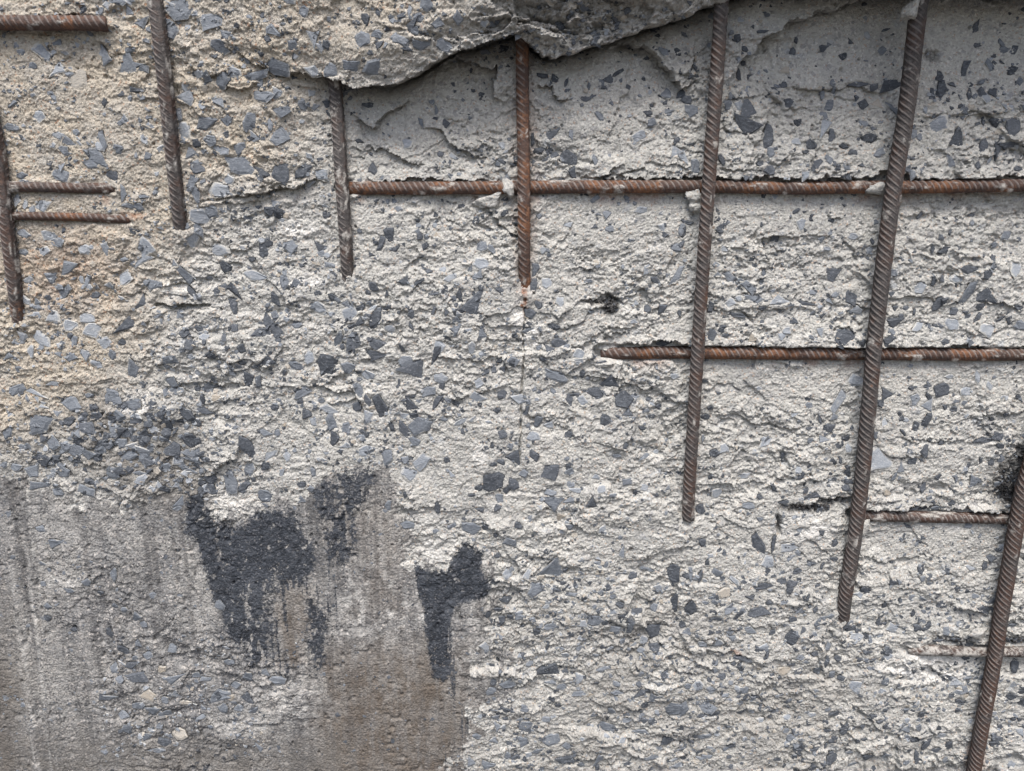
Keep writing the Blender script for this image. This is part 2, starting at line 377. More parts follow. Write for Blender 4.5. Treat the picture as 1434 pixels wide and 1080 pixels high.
# ------------------------------------------------------------------ bars: paths (photograph px, mm in front of the wall plane)
def B(x, y, off): return (x, y, float(base_at(x, y)) + off)
BARS = [
 # direction, points, radius px at the wall plane, rust, grey dust, label
 ('v', [B(-34,40,4), B(-16,140,4.5), B(-4,206,5), B(4,270,4.5), B(12,340,3.5), B(20,400,2.0), B(24,430,-1), B(28,458,-5), B(31,480,-12)], 8.4, .25, .5, 'short upright ribbed bar entering at the edge beside tan concrete, crossed by two thin stubs'),
 ('v', [B(214,-30,-2), B(219,14,2), B(225,60,4.5), B(233,130,4.5), B(242,210,2.6), B(248,270,.5), B(252,312,-2.5), B(256,346,-10)], 8.8, .12, .45, 'grey ribbed upright bar sinking to a point in tan concrete, touching no other bar'),
 ('v', [B(465,80,6), B(470,125,5), B(474,180,4), B(479,270,4.0), B(484,340,1), B(487,385,-4), B(489,410,-10)], 8.3, .05, .75, 'dusty grey upright bar hanging below the low end of the overhanging ledge'),
 ('v', [B(731,20,14), B(732,80,14), B(733,160,8), B(734,270,8), B(734.5,350,3), B(735,395,-3.5), B(735,440,-11)], 8.1, 1.1, .15, 'rust-red upright bar under the middle of the ledge, ending above a hairline crack'),
 ('v', [(1014,-70,7), (1010,0,7), (1000,150,7), (991,270,7), (979,450,7), (970,600,6), (965,690,2.5), (963,727,-1.5)], 8.5, .16, .35, 'upright bar with a bare lower end, crossing two horizontal bars only'),
 ('v', [(1295,-70,7), (1287,0,7), (1269,150,7), (1250,270,7), (1228,450,7), (1215,590,7), (1203,700,4.5), (1192,780,2.5), (1183,834,-.5), (1178,874,-9)], 9.4, .08, .4, 'longest upright ribbed bar, crossing two horizontal bars and meeting the crusted third'),
 ('v', [(1480,480,6), (1446,640,6), (1430,700,6), (1404,850,6), (1388,945,6), (1372,1030,4), (1362,1085,2), (1350,1160,2)], 9.3, .3, .25, 'leaning brown bar below a black crumbly hole with a loose pale chip behind it'),
 ('h', [B(-120,30,6), B(-40,31,6), B(40,32,6), B(110,32,5), B(143,33,4), B(150,33,3)], 8.6, .6, .2, 'rusty horizontal stub in the top corner sticking out over a dark recess'),
 ('h', [B(-10,262,-1), B(20,262,1.5), B(60,262,1.8), B(110,263,1.2), B(150,263,-2), B(172,263,-8)], 6.2, .3, .6, 'half buried brown stub, upper of two short parallel bars in tan concrete'),
 ('h', [B(0,301,-2), B(20,302,1.2), B(70,303,1.4), B(120,304,.8), B(165,306,-1.5), B(190,307,-6)], 5.2, .8, .3, 'thin rust-red half buried stub, lower of two short parallel bars in tan concrete'),
 ('h', [(480,262,-11), (500,263,-7), (600,263,-6.5), (700,263,-7), (800,262,-7), (980,262,-7.5), (1150,263,-7.5), (1300,262,-7.5), (1434,259,-7.5), (1560,258,-7.5)], 8.2, 1.05, .45, 'longest horizontal rusty bar, running behind three upright bars below the ledge'),
 ('h', [(842,494,-14), (866,494,-8.5), (900,494,-8), (1100,495,-8), (1300,496,-8), (1434,497,-8), (1560,498,-8)], 8.4, .95, .4, 'rusty horizontal bar emerging from a flaked step and passing behind two upright bars'),
 ('h', [(1196,721,-12), (1212,722,-7), (1300,724,-6.5), (1420,727,-6.5), (1560,730,-6.5)], 7.6, .35, .85, 'whitish crusted horizontal bar between the longest upright and the leaning brown bar'),
 ('h', [(1272,911,-11), (1298,911,-3.5), (1340,912,-3), (1434,913,-3.5), (1560,914,-4)], 7.2, .25, 1.1, 'lowest horizontal bar, mottled with pale mortar, below the loose pale chip'),
]
def smooth_path(P, n=12):
    P = [np.array(p) for p in P]; out = []
    for i in range(len(P) - 1):
        a = P[max(i - 1, 0)]; b = P[i]; c = P[i + 1]; e = P[min(i + 2, len(P) - 1)]
        for k in range(n):
            t = k / n
            out.append(.5 * ((2 * b) + (c - a) * t + (2 * a - 5 * b + 4 * c - e) * t * t + (3 * b - a - 3 * c + e) * t ** 3))
    out.append(P[-1])
    return np.array(out)
def clear_bar(pts, rpx, kind):
    path = smooth_path(pts, 6)
    P = path[:, :2]; R = rpx + 12
    bx = (px > P[:, 0].min() - R) & (px < P[:, 0].max() + R) & (py > P[:, 1].min() - R) & (py < P[:, 1].max() + R) & ~ledge
    dd, sg, al = dist_poly(px[bx], py[bx], P)
    L = np.r_[0, np.cumsum(np.hypot(*np.diff(P, axis=0).T))]; L = L / L[-1]
    hh = np.interp(al, L, path[:, 2])
    lim = hh - 1.0 + .6 * np.abs(nB[bx])
    if kind == 'h': lim = np.where(sg < 0, lim - 2.0, lim + 1.2)
    hv = h[bx]
    f = (1 - sstep(rpx - 1.0, rpx + 5.0, dd)) * sstep(-6, -1, hh - hb[bx] + 1.5 * nB[bx])
    if kind == 'h' and P[:, 0].max() > 500: f = 1 - sstep(rpx - 1.0, rpx + 5.0, dd)
    h[bx] = hv + (np.minimum(hv, lim) - hv) * f
for kind, pts, rpx, ru, gd, lab in BARS:
    clear_bar(pts, rpx, kind)
# broken lips of concrete where the bars run back into the wall
for x, y, a, r, sx in [(255,330,4.5,11,.9), (488,392,4.5,11,.9), (737,410,3,10,.8), (1178,872,5,13,.9), (29,452,4.5,11,.9), (160,263,3.5,9,1.3), (186,308,3,8,1.3), (963,728,3.5,13,1), (846,496,6,13,1), (1276,914,5,12,1.2), (497,264,5,11,1), (150,34,4,11,1)]:
    d2 = np.hypot((wx - x) / sx, (wy - y) * (1 if sx > 1 else .8)) / r
    h += a * np.exp(-d2 ** 3) * np.where(ledge, 0, 1) * (.7 + .8 * nB + .5 * nF)

det_s = h - hb
Z_SH = SHEAR * hl + .22 * np.clip(det_s, -8, 8)
h = h + hl
VX = GX.copy(); VY = -h * MM; VZ = GZ - Z_SH * MM
FPXg, FPYg = proj(VX, VY, VZ)

# photograph position -> nearest wall vertex
LUTW, LUTH, LO = 1634, 1280, 100
def build_lut():
    lut = np.full((LUTH, LUTW), -1, np.int64)
    ix = np.round(FPXg + LO).astype(int); iy = np.round(FPYg + LO).astype(int)
    ok = (ix >= 1) & (ix < LUTW - 1) & (iy >= 1) & (iy < LUTH - 1)
    idx = np.flatnonzero(ok.ravel())
    order = idx[np.argsort(h.ravel()[idx], kind='stable')]
    X = ix.ravel()[order]; Y = iy.ravel()[order]
    for dy, dx in ((1, 1), (1, 0), (0, 1), (-1, 0), (0, -1), (0, 0)):
        m = lut[Y + dy, X + dx]
        sel = np.ones(len(m), bool) if (dx, dy) == (0, 0) else (m < 0)
        lut[(Y + dy)[sel], (X + dx)[sel]] = order[sel]
    for _ in range(6):
        miss = lut < 0
        if not miss.any(): break
        for ax, s in ((0, 1), (0, -1), (1, 1), (1, -1)):
            r = np.roll(lut, s, ax); m = (lut < 0) & (r >= 0); lut[m] = r[m]
    return lut
LUT = build_lut()

# ------------------------------------------------------------------ stones seen in the photograph
# per tile (x origin, y origin, scale): x y width height turn shade  (shade d dark, m blue grey, l dusty, t tan)
K = 480 / 1434.0
TILES = [
 (0, 0, """180 215 75 50 20 l;445 220 75 30 85 m;527 275 75 65 -30 m;160 487 50 45 0 l;40 530 55 25 10 m;265 632 40 35 0 m;395 650 110 55 35 m;430 585 85 25 80 m;495 625 35 35 0 m;380 685 60 30 0 m;255 730 60 45 20 m;470 735 45 40 0 d;515 810 60 25 -75 m;100 975 60 30 10 m;180 860 65 45 -10 l;215 990 70 35 10 l;750 35 95 80 0 m;890 85 90 50 -15 m;715 120 55 70 0 m;770 410 60 50 0 m;1150 280 110 50 15 m;1310 295 60 38 40 l;1385 298 60 48 -45 m;1070 320 110 30 -10 m;930 335 60 50 -50 m;1100 405 90 40 5 m;1170 465 70 40 25 m;1045 515 50 70 5 m;1170 570 70 65 -45 m;870 515 80 45 0 m;875 590 55 40 10 m;920 630 70 35 10 l;1000 690 110 70 45 m;820 705 65 40 30 d;1180 720 80 65 -60 d;1265 715 75 45 -30 d;1100 725 65 25 20 d;800 765 70 30 -70 m;920 795 85 55 0 l;845 905 80 60 20 l;880 885 50 50 0 m;1345 730 60 40 0 l;1100 1035 70 35 85 d;1130 885 40 35 0 d;920 1045 80 50 0 l;1210 1030 60 50 20 m;1345 1035 40 40 0 d;440 1045 30 60 0 l;605 1040 70 60 45 l;1145 125 50 35 10 m;920 200 60 50 0 m;1315 165 40 55 0 l;325 340 65 80 10 t;240 285 50 50 0 l;585 275 45 22 0 m;600 292 40 25 0 m;600 95 55 30 -35 m;545 210 40 20 0 m;570 375 45 20 5 d;437 430 20 30 10 d;520 495 30 30 0 l;320 555 30 26 0 m;290 590 50 34 0 m;240 570 50 30 0 l;500 630 30 30 0 m;570 650 14 24 0 m;620 655 25 30 20 m;700 100 30 20 0 m;830 310 40 30 0 l;865 322 35 45 10 m;770 545 45 70 -10 l;820 600 32 30 0 d;750 475 24 50 -10 m;800 645 40 40 0 m;1000 625 40 50 10 m;1070 570 35 40 0 l;1130 520 20 45 0 m;950 505 40 40 60 m;980 310 50 40 20 l;1265 440 30 36 0 m;1270 50 40 40 0 m;1210 5 50 20 0 l;540 45 30 36 0 m;820 810 30 70 -15 m;830 960 30 60 -25 m;800 1010 50 60 0 l;95 735 40 26 0 m;70 835 30 50 -10 l;105 855 22 40 10 l;250 1015 34 36 0 m;355 1045 50 40 0 l;100 1055 40 24 0 m;185 1050 50 40 10 l;535 860 50 20 10 m;580 865 40 34 30 m;605 825 40 16 10 m;650 805 22 20 0 m;50 435 40 18 -20 m;135 275 34 24 0 m;490 5 50 24 0 m;960 750 44 40 0 l;1300 770 40 26 0 l;1345 205 34 30 0 l;1160 385 34 44 -30 l;910 425 60 26 20 m"""),
 (480, 0, """80 165 60 55 -40 m;245 170 60 35 0 m;145 145 45 30 0 m;125 285 75 50 -25 m;40 275 65 40 0 m;425 195 60 40 30 m;330 190 60 35 0 m;395 100 40 30 -30 m;485 75 35 40 0 m;350 15 50 50 0 m;910 110 35 30 0 d;125 705 35 45 0 d;195 985 45 60 -10 d;160 1020 25 65 20 d;325 985 25 30 0 d;580 1030 40 45 60 m;620 1040 45 25 50 m;665 610 25 30 0 l;880 550 65 30 -45 d;820 630 45 22 -15 d;858 622 15 35 0 d;885 648 35 20 -20 d;795 585 15 50 0 d;845 670 25 15 0 d;800 683 14 24 0 d;955 565 20 40 0 m;945 665 70 55 30 d;960 720 30 45 0 d;1055 670 22 40 0 m;1295 510 35 35 0 m;1240 570 60 40 -20 l;1110 330 40 30 0 d;1150 305 50 15 -30 d;1195 365 20 20 0 d;835 318 45 18 5 d;935 345 12 35 20 d;1110 895 35 30 -30 m;1250 880 60 30 0 l;945 940 35 25 -30 l;840 1050 30 30 0 l;1400 630 40 50 0 l;1395 590 20 35 30 d;1420 960 30 50 20 m;105 440 45 20 0 d;685 765 25 75 10 m;675 200 35 25 30 d;1395 1035 45 35 0 m;70 590 30 16 0 d;120 645 16 16 0 d;330 515 16 40 -30 m;390 460 12 40 0 m;460 650 40 20 20 l;1000 440 16 14 0 m;1075 485 45 25 40 m;1030 360 14 30 0 m;870 350 12 22 0 d;95 85 30 40 0 d;205 85 24 24 0 l;280 45 16 40 15 l;290 105 60 26 -50 d;190 120 20 16 0 d;150 190 34 24 0 d;300 130 34 30 0 m;345 1030 24 34 0 d;270 600 50 40 0 l;70 965 20 20 0 m;1350 390 40 40 0 m;1340 215 40 30 0 m;1420 400 30 40 30 d;600 800 10 10 0 d;820 905 24 24 0 m"""),
 (954, 0, """285 455 65 65 0 d;275 525 110 58 12 d;362 570 35 90 5 d;375 640 30 40 0 m;445 430 35 35 20 d;485 515 30 25 0 d;630 572 28 52 10 d;540 605 45 35 45 d;520 635 30 15 0 d;680 612 40 20 15 d;720 638 40 22 5 d;825 640 45 30 -20 m;565 690 30 55 35 d;370 710 45 35 20 d;170 670 45 20 55 d;760 440 40 40 0 d;735 410 20 20 0 d;880 360 85 50 0 d;880 460 45 50 0 m;805 365 35 25 -20 d;615 445 35 45 0 m;765 520 40 25 10 m;465 215 25 30 0 d;600 200 35 25 -15 d;675 235 32 32 0 d;710 172 18 20 0 d;480 170 15 25 0 d;785 580 60 35 0 d;340 132 40 12 0 d;235 163 25 30 0 d;265 205 30 20 30 d;260 265 20 20 0 d;240 310 20 45 0 d;1080 315 30 45 0 d;1090 375 40 70 10 d;1130 355 25 18 0 d;1185 290 30 65 25 d;1235 110 25 45 25 d;1155 575 60 75 0 d;1265 610 32 55 10 d;1322 625 25 80 5 d;1390 535 45 75 -15 d;1315 515 30 42 -20 d;1262 505 15 35 0 d;1260 385 35 35 0 d;1305 385 40 30 -10 d;1240 190 25 18 0 d;1080 520 60 80 40 l;970 560 35 35 0 m;1125 670 25 60 -20 m;1240 690 25 30 0 d;1385 605 90 24 -8 d;1410 705 35 20 0 d;1360 985 50 35 -30 m;1100 1050 50 30 -10 d;1215 935 18 25 0 m;1215 900 30 10 0 d;1000 900 15 40 35 d;1125 970 15 25 0 d;480 885 35 15 -30 d;335 940 12 20 0 d;160 968 30 22 0 d;720 990 45 28 0 l;20 420 40 35 0 d;45 465 55 50 0 m;785 1050 35 35 0 l;1310 1025 25 25 0 m;1190 465 30 30 0 m;1020 460 20 30 0 l;740 355 100 18 -8 d;210 400 24 26 0 m;240 440 36 40 0 l;480 590 40 30 0 l;590 540 40 70 30 l;330 685 30 20 -20 d;590 400 20 34 -10 m;655 700 20 30 0 d;755 690 24 14 0 d;620 670 22 30 0 m;60 700 34 60 -10 m;20 650 40 40 30 l;1205 395 16 50 10 d;1290 670 16 34 20 m;995 575 20 30 0 m;965 735 24 40 0 m;1255 345 40 16 -20 m;1380 300 24 24 0 d;855 125 34 10 -20 d;1340 180 14 40 -30 m;1290 270 24 50 -30 m;520 740 30 40 0 l;800 745 30 30 0 m;500 940 40 50 0 l;20 930 60 14 15 d;8 970 20 50 20 d;780 150 30 30 0 l;180 1040 30 26 0 l;610 1040 30 16 0 m;1050 1045 16 30 10 d;640 380 20 30 0 m;1420 340 24 30 0 m"""),
 (0, 360, """285 45 75 45 -15 m;270 140 65 45 -40 m;215 90 45 45 0 m;530 85 50 60 0 l;600 15 70 40 -10 l;635 115 80 45 0 m;770 75 65 50 30 m;810 155 80 25 45 d;400 160 35 25 -20 d;105 180 45 40 0 l;230 255 50 55 30 l;590 195 60 25 -60 d;525 290 55 65 20 d;390 310 75 60 -20 l;180 345 80 45 35 l;310 350 35 40 0 m;365 255 60 45 0 l;290 285 60 50 -40 l;440 360 55 45 -20 l;510 355 35 25 0 d;470 410 30 50 0 m;355 410 40 50 0 l;555 465 45 85 0 m;405 450 45 40 0 l;125 395 35 50 0 l;30 415 45 35 0 m;70 555 75 40 -30 m;150 568 70 35 0 l;215 530 55 20 0 l;465 580 65 60 0 m;170 695 110 75 -30 m;30 738 35 60 20 m;295 610 80 60 -10 m;290 685 50 35 -30 d;220 778 60 55 -30 m;550 615 75 55 10 m;360 712 70 50 10 d;565 675 55 50 0 d;668 662 40 45 0 d;695 700 55 60 0 d;500 775 60 40 10 m;600 835 30 70 15 m;540 830 70 40 -10 m;720 800 65 60 0 d;805 770 70 60 -10 d;800 830 60 60 0 m;755 870 50 50 0 m;690 880 40 35 0 m;775 655 80 40 45 d;620 660 35 25 20 d;530 735 45 40 0 m;370 830 70 45 10 m;320 810 60 60 -50 m;145 895 60 55 -30 m;265 890 60 70 0 m;360 975 70 50 0 m;245 980 45 40 0 m;170 955 90 35 0 m;380 940 40 30 0 d;430 800 50 50 0 d;600 765 50 50 0 d;650 850 30 30 0 m;470 905 60 60 0 m;590 905 60 20 0 m;820 690 50 30 20 d;975 200 40 70 0 d;975 145 35 65 -20 d;940 130 30 36 0 d;1135 285 100 52 62 d;1090 315 80 32 -5 d;1150 175 30 65 -15 d;1150 240 35 30 0 m;1190 105 40 60 0 m;1395 170 35 30 0 d;1070 80 100 40 10 l;940 45 50 45 30 d;795 365 40 40 0 d;833 300 35 25 20 d;770 320 40 30 -20 d;853 355 20 25 0 d;880 408 42 35 20 d;935 335 25 30 0 d;980 298 35 35 20 d;1010 382 38 38 0 d;1010 440 35 22 20 d;1110 435 75 35 -10 d;1065 458 35 12 5 d;710 435 55 50 30 m;715 525 50 45 -20 m;968 478 25 50 0 l;1040 512 42 65 10 d;1080 520 28 50 5 d;1240 455 65 35 20 m;1355 455 105 66 -55 d;1405 440 18 30 0 d;875 550 40 35 30 d;848 595 22 45 0 d;890 512 18 30 0 d;825 552 22 20 0 d;860 645 65 28 25 d;1150 630 35 25 0 d;1285 655 35 45 0 d;1260 565 75 40 -30 m;1385 690 38 70 -15 m;1400 760 40 65 0 d;1380 635 70 40 0 l;1035 795 112 50 62 d;1105 735 65 25 25 m;1160 735 25 30 0 m;965 940 52 108 -8 m;1020 960 65 32 -40 d;885 965 30 62 -20 d;1045 890 50 55 0 m;1110 875 35 35 0 d;1130 830 80 30 -45 l;830 1015 45 50 0 d;745 1020 40 40 0 m;1110 1000 60 60 0 m;1310 900 20 45 0 m;1415 350 70 32 -55 m;520 10 30 20 0 m;120 95 40 26 -20 l;460 125 34 30 0 l;340 95 24 30 0 l;730 25 24 30 0 l;1055 10 30 20 0 d;365 100 20 60 25 l;300 415 44 34 -10 m;150 690 40 40 0 m;235 850 40 40 0 m;70 880 50 30 10 m;60 800 50 20 -10 t;240 655 28 20 0 m;370 580 40 24 0 m;95 330 30 50 -20 l;1330 210 80 50 20 l;1290 420 40 60 0 l;900 590 30 30 30 t;990 600 26 18 0 d;1200 830 34 50 0 l;1310 690 30 40 0 l;1180 900 20 30 0 m;1260 950 40 24 0 d;1300 970 30 30 0 m"""),
 (480, 360, """545 185 88 82 -10 d;488 160 22 60 -10 d;480 235 35 35 -45 d;435 230 20 25 0 d;380 225 14 34 15 d;130 125 45 35 30 d;105 148 22 22 0 d;315 105 50 18 -40 d;75 215 35 25 0 d;135 255 85 38 -60 d;185 213 30 18 -20 d;285 240 28 40 0 m;285 290 18 35 0 d;75 270 30 30 20 d;40 290 45 15 -10 d;48 355 60 70 0 d;140 365 75 40 20 d;135 418 85 38 15 d;245 380 14 40 -30 d;385 420 26 92 20 d;280 465 100 75 5 d;265 440 60 50 0 m;25 465 60 50 0 m;235 525 10 35 0 d;105 495 60 40 20 l;70 560 28 68 -25 m;105 600 25 60 0 m;160 625 50 105 -12 d;290 612 50 60 0 d;400 612 35 55 5 d;325 705 92 75 0 m;255 718 38 78 -28 d;205 710 20 45 -20 d;15 715 35 50 0 m;60 625 40 40 0 d;90 738 30 30 0 d;495 690 70 25 -35 l;425 677 30 18 0 m;185 840 50 70 20 m;360 565 60 40 -10 m;415 538 25 35 0 d;570 525 40 45 0 l;665 575 35 40 30 d;645 643 30 25 0 d;668 740 38 35 0 d;700 795 25 30 0 m;625 785 15 25 0 d;720 850 60 60 -30 d;660 857 40 22 20 d;800 830 55 32 45 d;868 895 60 68 15 d;635 942 90 85 0 d;712 948 42 60 -30 d;690 975 36 32 0 d;570 967 42 25 -10 d;540 997 35 15 0 d;758 908 40 38 -20 m;870 1035 95 55 0 m;870 985 50 28 10 m;1040 1025 45 42 0 d;945 1015 45 25 0 m;975 975 60 25 10 l;655 1010 35 40 0 m;395 1048 25 50 0 d;735 595 60 40 0 l;820 200 40 25 40 d;780 235 50 36 25 d;885 293 50 25 20 d;905 358 60 38 5 d;805 60 30 60 5 m;800 115 28 50 20 d;855 110 45 45 0 l;1330 220 30 50 25 d;1275 215 30 30 0 d;1410 235 18 28 -15 d;840 430 30 20 0 d;820 380 25 20 0 m;985 405 50 45 0 l;1350 355 80 30 -15 d;715 438 50 40 0 m;655 435 30 18 -30 d;890 495 110 40 25 m;1005 487 22 38 10 d;1120 520 68 48 10 d;1055 568 68 48 10 d;1175 597 84 70 -5 d;1195 655 38 26 20 d;1100 685 45 45 20 d;1250 717 33 18 20 d;950 600 28 52 -20 d;968 575 45 12 0 d;945 743 35 25 -20 d;770 640 18 46 25 d;1185 790 20 30 20 d;1220 468 18 15 0 d;1080 442 45 12 -10 d;1400 790 30 10 0 d;815 690 32 52 20 m;795 750 60 45 0 l;1085 975 40 35 0 l;1145 830 40 12 0 m;1260 835 50 20 -25 m;1400 80 26 94 30 m;910 190 35 45 0 l;25 240 70 60 -30 l;195 300 50 34 0 l;400 380 50 60 20 l;410 510 60 50 0 l;570 590 70 40 20 l;540 380 30 60 10 l;585 315 34 44 0 m;470 305 40 30 0 m;110 670 40 60 0 l;300 770 50 40 0 m;330 860 70 80 0 l;260 850 34 34 0 m;95 810 60 50 0 l;435 850 30 24 50 d;180 770 20 16 0 d;450 910 40 20 40 l;280 910 70 60 0 l;860 700 44 30 0 l;1000 600 50 40 20 l;1130 1000 36 24 0 l;1220 270 30 20 0 l;1310 420 60 30 -10 l;1390 500 50 30 0 l;950 900 40 20 0 l;1190 940 40 30 0 m;1060 920 34 30 0 l;190 1040 30 50 0 m;650 1050 30 30 0 d;570 1060 40 20 0 d;560 70 40 30 0 m;580 30 70 50 0 l;250 95 40 30 0 d;450 90 60 30 -20 l;360 60 30 16 0 d"""),
 (954, 360, """640 75 65 50 0 d;712 172 45 68 0 d;725 222 60 35 0 l;680 335 80 70 -45 d;415 180 80 40 5 l;305 178 70 28 0 m;525 195 65 16 8 d;340 218 38 15 -5 d;130 325 35 52 10 d;185 328 32 15 0 d;125 210 26 46 10 d;235 242 70 16 8 d;765 360 35 30 -30 d;580 315 35 40 20 l;345 65 20 30 0 m;1205 52 65 35 -5 d;1285 75 40 38 0 d;1058 98 20 45 5 d;1092 88 18 30 20 d;1205 145 38 112 22 m;1285 172 80 60 20 d;1250 210 40 30 0 d;1075 195 30 68 20 d;890 272 60 45 10 d;895 215 25 20 0 d;920 248 24 20 20 d;940 213 25 18 -20 d;975 230 15 25 20 d;1240 258 18 50 30 d;1340 250 50 15 -50 d;1000 130 45 50 0 l;1130 280 60 50 0 l;990 290 60 30 -40 l;1280 310 70 60 0 l;1210 355 25 35 10 d;870 350 45 40 0 d;1415 210 40 22 -10 d;1415 285 45 40 0 m;1105 355 35 25 0 d;1090 555 70 58 -10 d;1035 585 20 45 -35 d;865 572 45 45 0 d;1030 540 35 18 0 d;960 550 25 18 0 d;1138 637 28 28 0 d;1030 682 28 66 30 d;980 710 25 38 20 d;928 735 12 38 -35 d;970 760 12 25 -40 d;1025 620 45 55 0 l;975 600 40 60 0 l;1325 752 46 40 0 d;1258 768 72 28 -10 d;1335 790 25 20 0 d;1360 662 25 20 0 d;1020 812 34 55 20 d;1297 857 28 28 0 d;1252 852 15 28 10 d;1225 945 60 45 30 m;1073 920 25 25 0 d;1013 965 28 50 15 d;835 838 108 104 0 l;1090 778 28 20 0 d;620 715 50 36 -30 d;538 717 30 12 -10 d;640 668 28 28 0 m;580 680 15 50 -20 m;692 757 26 32 20 d;695 895 25 55 -10 d;690 965 38 28 0 d;665 850 12 35 -15 d;545 1002 62 32 0 d;425 1027 50 15 -10 d;330 1003 30 20 30 d;388 970 16 38 -30 d;510 910 18 25 0 d;420 838 18 40 10 d;265 915 55 28 -25 l;140 822 48 35 -15 d;180 800 40 45 0 l;235 802 25 15 0 d;120 632 28 20 -20 d;100 668 44 25 15 d;98 520 32 15 10 d;160 570 30 10 0 d;122 920 18 28 20 d;80 1055 45 45 0 d;730 520 75 60 20 l;660 600 55 95 0 l;480 660 35 18 -10 l;90 760 12 38 0 m;200 80 50 36 0 m;205 190 40 40 0 l;280 130 50 50 0 m;1150 95 60 30 20 l;1400 50 50 70 20 l;1290 540 30 40 0 l;1190 560 50 40 0 l;1240 500 24 60 -10 l;1120 500 40 20 0 l;1410 585 20 20 0 d;540 770 30 26 0 m;600 760 40 24 0 m;700 800 30 40 0 l;850 690 20 40 0 l;940 680 30 24 0 l;890 920 16 40 25 m;1150 930 14 40 0 m;980 1045 60 30 0 m;1070 1050 60 24 0 m;280 1040 50 30 0 m;150 990 50 50 0 l;490 890 30 30 0 l;350 770 60 40 -20 l;1040 770 16 16 0 d;1130 760 16 14 0 d;780 1010 16 16 0 d;1360 590 24 24 0 l"""),
 (0, 720, """915 760 115 60 -25 m;515 570 60 40 40 d;620 755 70 50 20 t;570 685 100 45 -5 d;1035 680 50 50 0 m;985 715 50 34 10 m;1110 660 35 35 0 m;1160 695 85 40 0 m;465 770 60 30 0 m;640 825 70 36 0 m;750 920 75 60 -10 t;475 640 30 55 0 m;1035 765 50 44 0 d;930 810 50 50 0 m;200 435 35 30 0 d;310 483 28 24 0 d;475 255 30 70 0 m;360 285 40 40 0 m;200 385 35 30 0 m;690 955 60 40 10 d;530 900 45 60 0 m;615 930 55 40 -15 m;730 690 80 40 0 m;550 630 60 30 -20 d;860 690 40 30 -30 m;1000 810 44 40 0 m;820 670 40 30 0 m;840 850 50 20 -20 m;520 840 50 40 20 m;580 800 60 34 0 m;690 780 30 40 0 m;460 500 30 60 0 d;720 560 40 40 0 m;620 590 40 40 0 m;650 985 80 24 10 m;500 690 40 30 0 m;960 620 50 30 0 m;680 650 40 40 0 t;775 790 50 30 20 t;700 830 40 30 0 m;880 890 30 20 0 m;240 120 60 40 -10 m;170 60 40 30 0 m;180 290 26 24 0 m;180 205 30 20 0 m;290 320 50 20 0 m;420 330 34 20 0 d;570 430 40 44 40 m;520 400 34 30 -30 m;600 460 40 30 30 m;480 380 30 30 0 m;640 340 30 30 0 m;580 540 24 40 0 m;1060 820 40 30 0 m;920 380 44 50 0 m"""),
 (480, 720, """880 240 70 112 40 m;805 315 65 65 0 m;680 358 55 32 0 d;662 445 32 44 15 d;530 55 90 55 25 m;270 45 60 40 -15 m;735 45 32 30 0 d;595 55 30 28 0 d;705 120 65 40 35 m;690 250 45 50 0 l;645 172 28 20 0 d;1380 245 62 85 0 d;1385 370 30 95 0 d;1295 490 72 65 0 d;1140 485 50 40 0 m;1205 465 28 90 0 m;1230 405 50 20 10 d;1305 567 38 34 0 d;1055 445 72 52 -15 m;1160 380 40 30 0 d;865 470 60 28 -15 m;812 495 34 34 0 d;855 560 12 56 10 d;860 650 85 70 20 d;690 710 75 45 0 m;930 655 30 28 0 d;980 690 45 60 30 l;990 750 70 22 0 m;1345 675 30 52 0 d;1225 757 72 20 -30 d;1390 815 90 72 0 m;1145 710 40 32 0 m;1265 800 30 30 0 d;1125 822 35 28 0 m;1105 890 70 40 10 m;765 885 60 62 30 m;870 945 88 60 -20 m;935 970 42 36 0 m;940 1022 110 42 0 d;1075 1030 72 52 -20 m;1355 950 50 50 30 d;1245 908 70 25 5 m;1415 985 40 22 0 m;755 950 44 62 -10 m;630 945 40 30 0 m;610 1050 60 45 0 m;540 1030 35 45 0 m;635 850 40 25 0 m;1070 205 45 16 12 m;1275 230 72 16 15 m;955 335 55 18 0 m;1010 355 25 20 0 d;1170 160 32 55 -20 l;740 590 28 22 0 l;950 55 40 30 0 m;1090 650 62 24 -15 m;1010 460 40 40 0 l;1090 60 40 40 0 l;640 90 20 20 0 d;455 50 40 20 -20 m;390 70 30 20 0 m;1130 345 30 20 0 m;1250 570 40 26 0 m;1120 560 40 20 -20 l;930 590 40 30 0 l;780 625 40 24 -20 m;740 700 20 30 0 l;870 700 60 16 0 m;1150 745 50 20 0 m;1300 770 40 40 20 m;1190 860 50 20 -10 m;850 860 40 26 10 m;820 990 60 26 -20 m;690 1010 30 40 0 m;1000 940 30 20 0 l;1170 950 40 30 0 l;1290 1020 60 30 -10 m;1400 1050 50 30 0 m;1000 1050 30 30 0 m;760 820 40 24 0 m;900 800 30 20 20 d;990 560 30 20 0 m;1060 590 30 20 0 m;850 370 40 30 20 l;770 250 30 50 20 l;900 320 24 20 0 d;1300 390 30 40 10 m;1420 460 30 30 0 d;1320 300 20 30 0 m;560 930 40 30 0 m;650 890 30 40 0 m;590 560 40 60 0 l;620 740 50 40 -30 m;700 430 30 24 0 d;650 400 40 20 10 d;740 430 40 30 0 m"""),
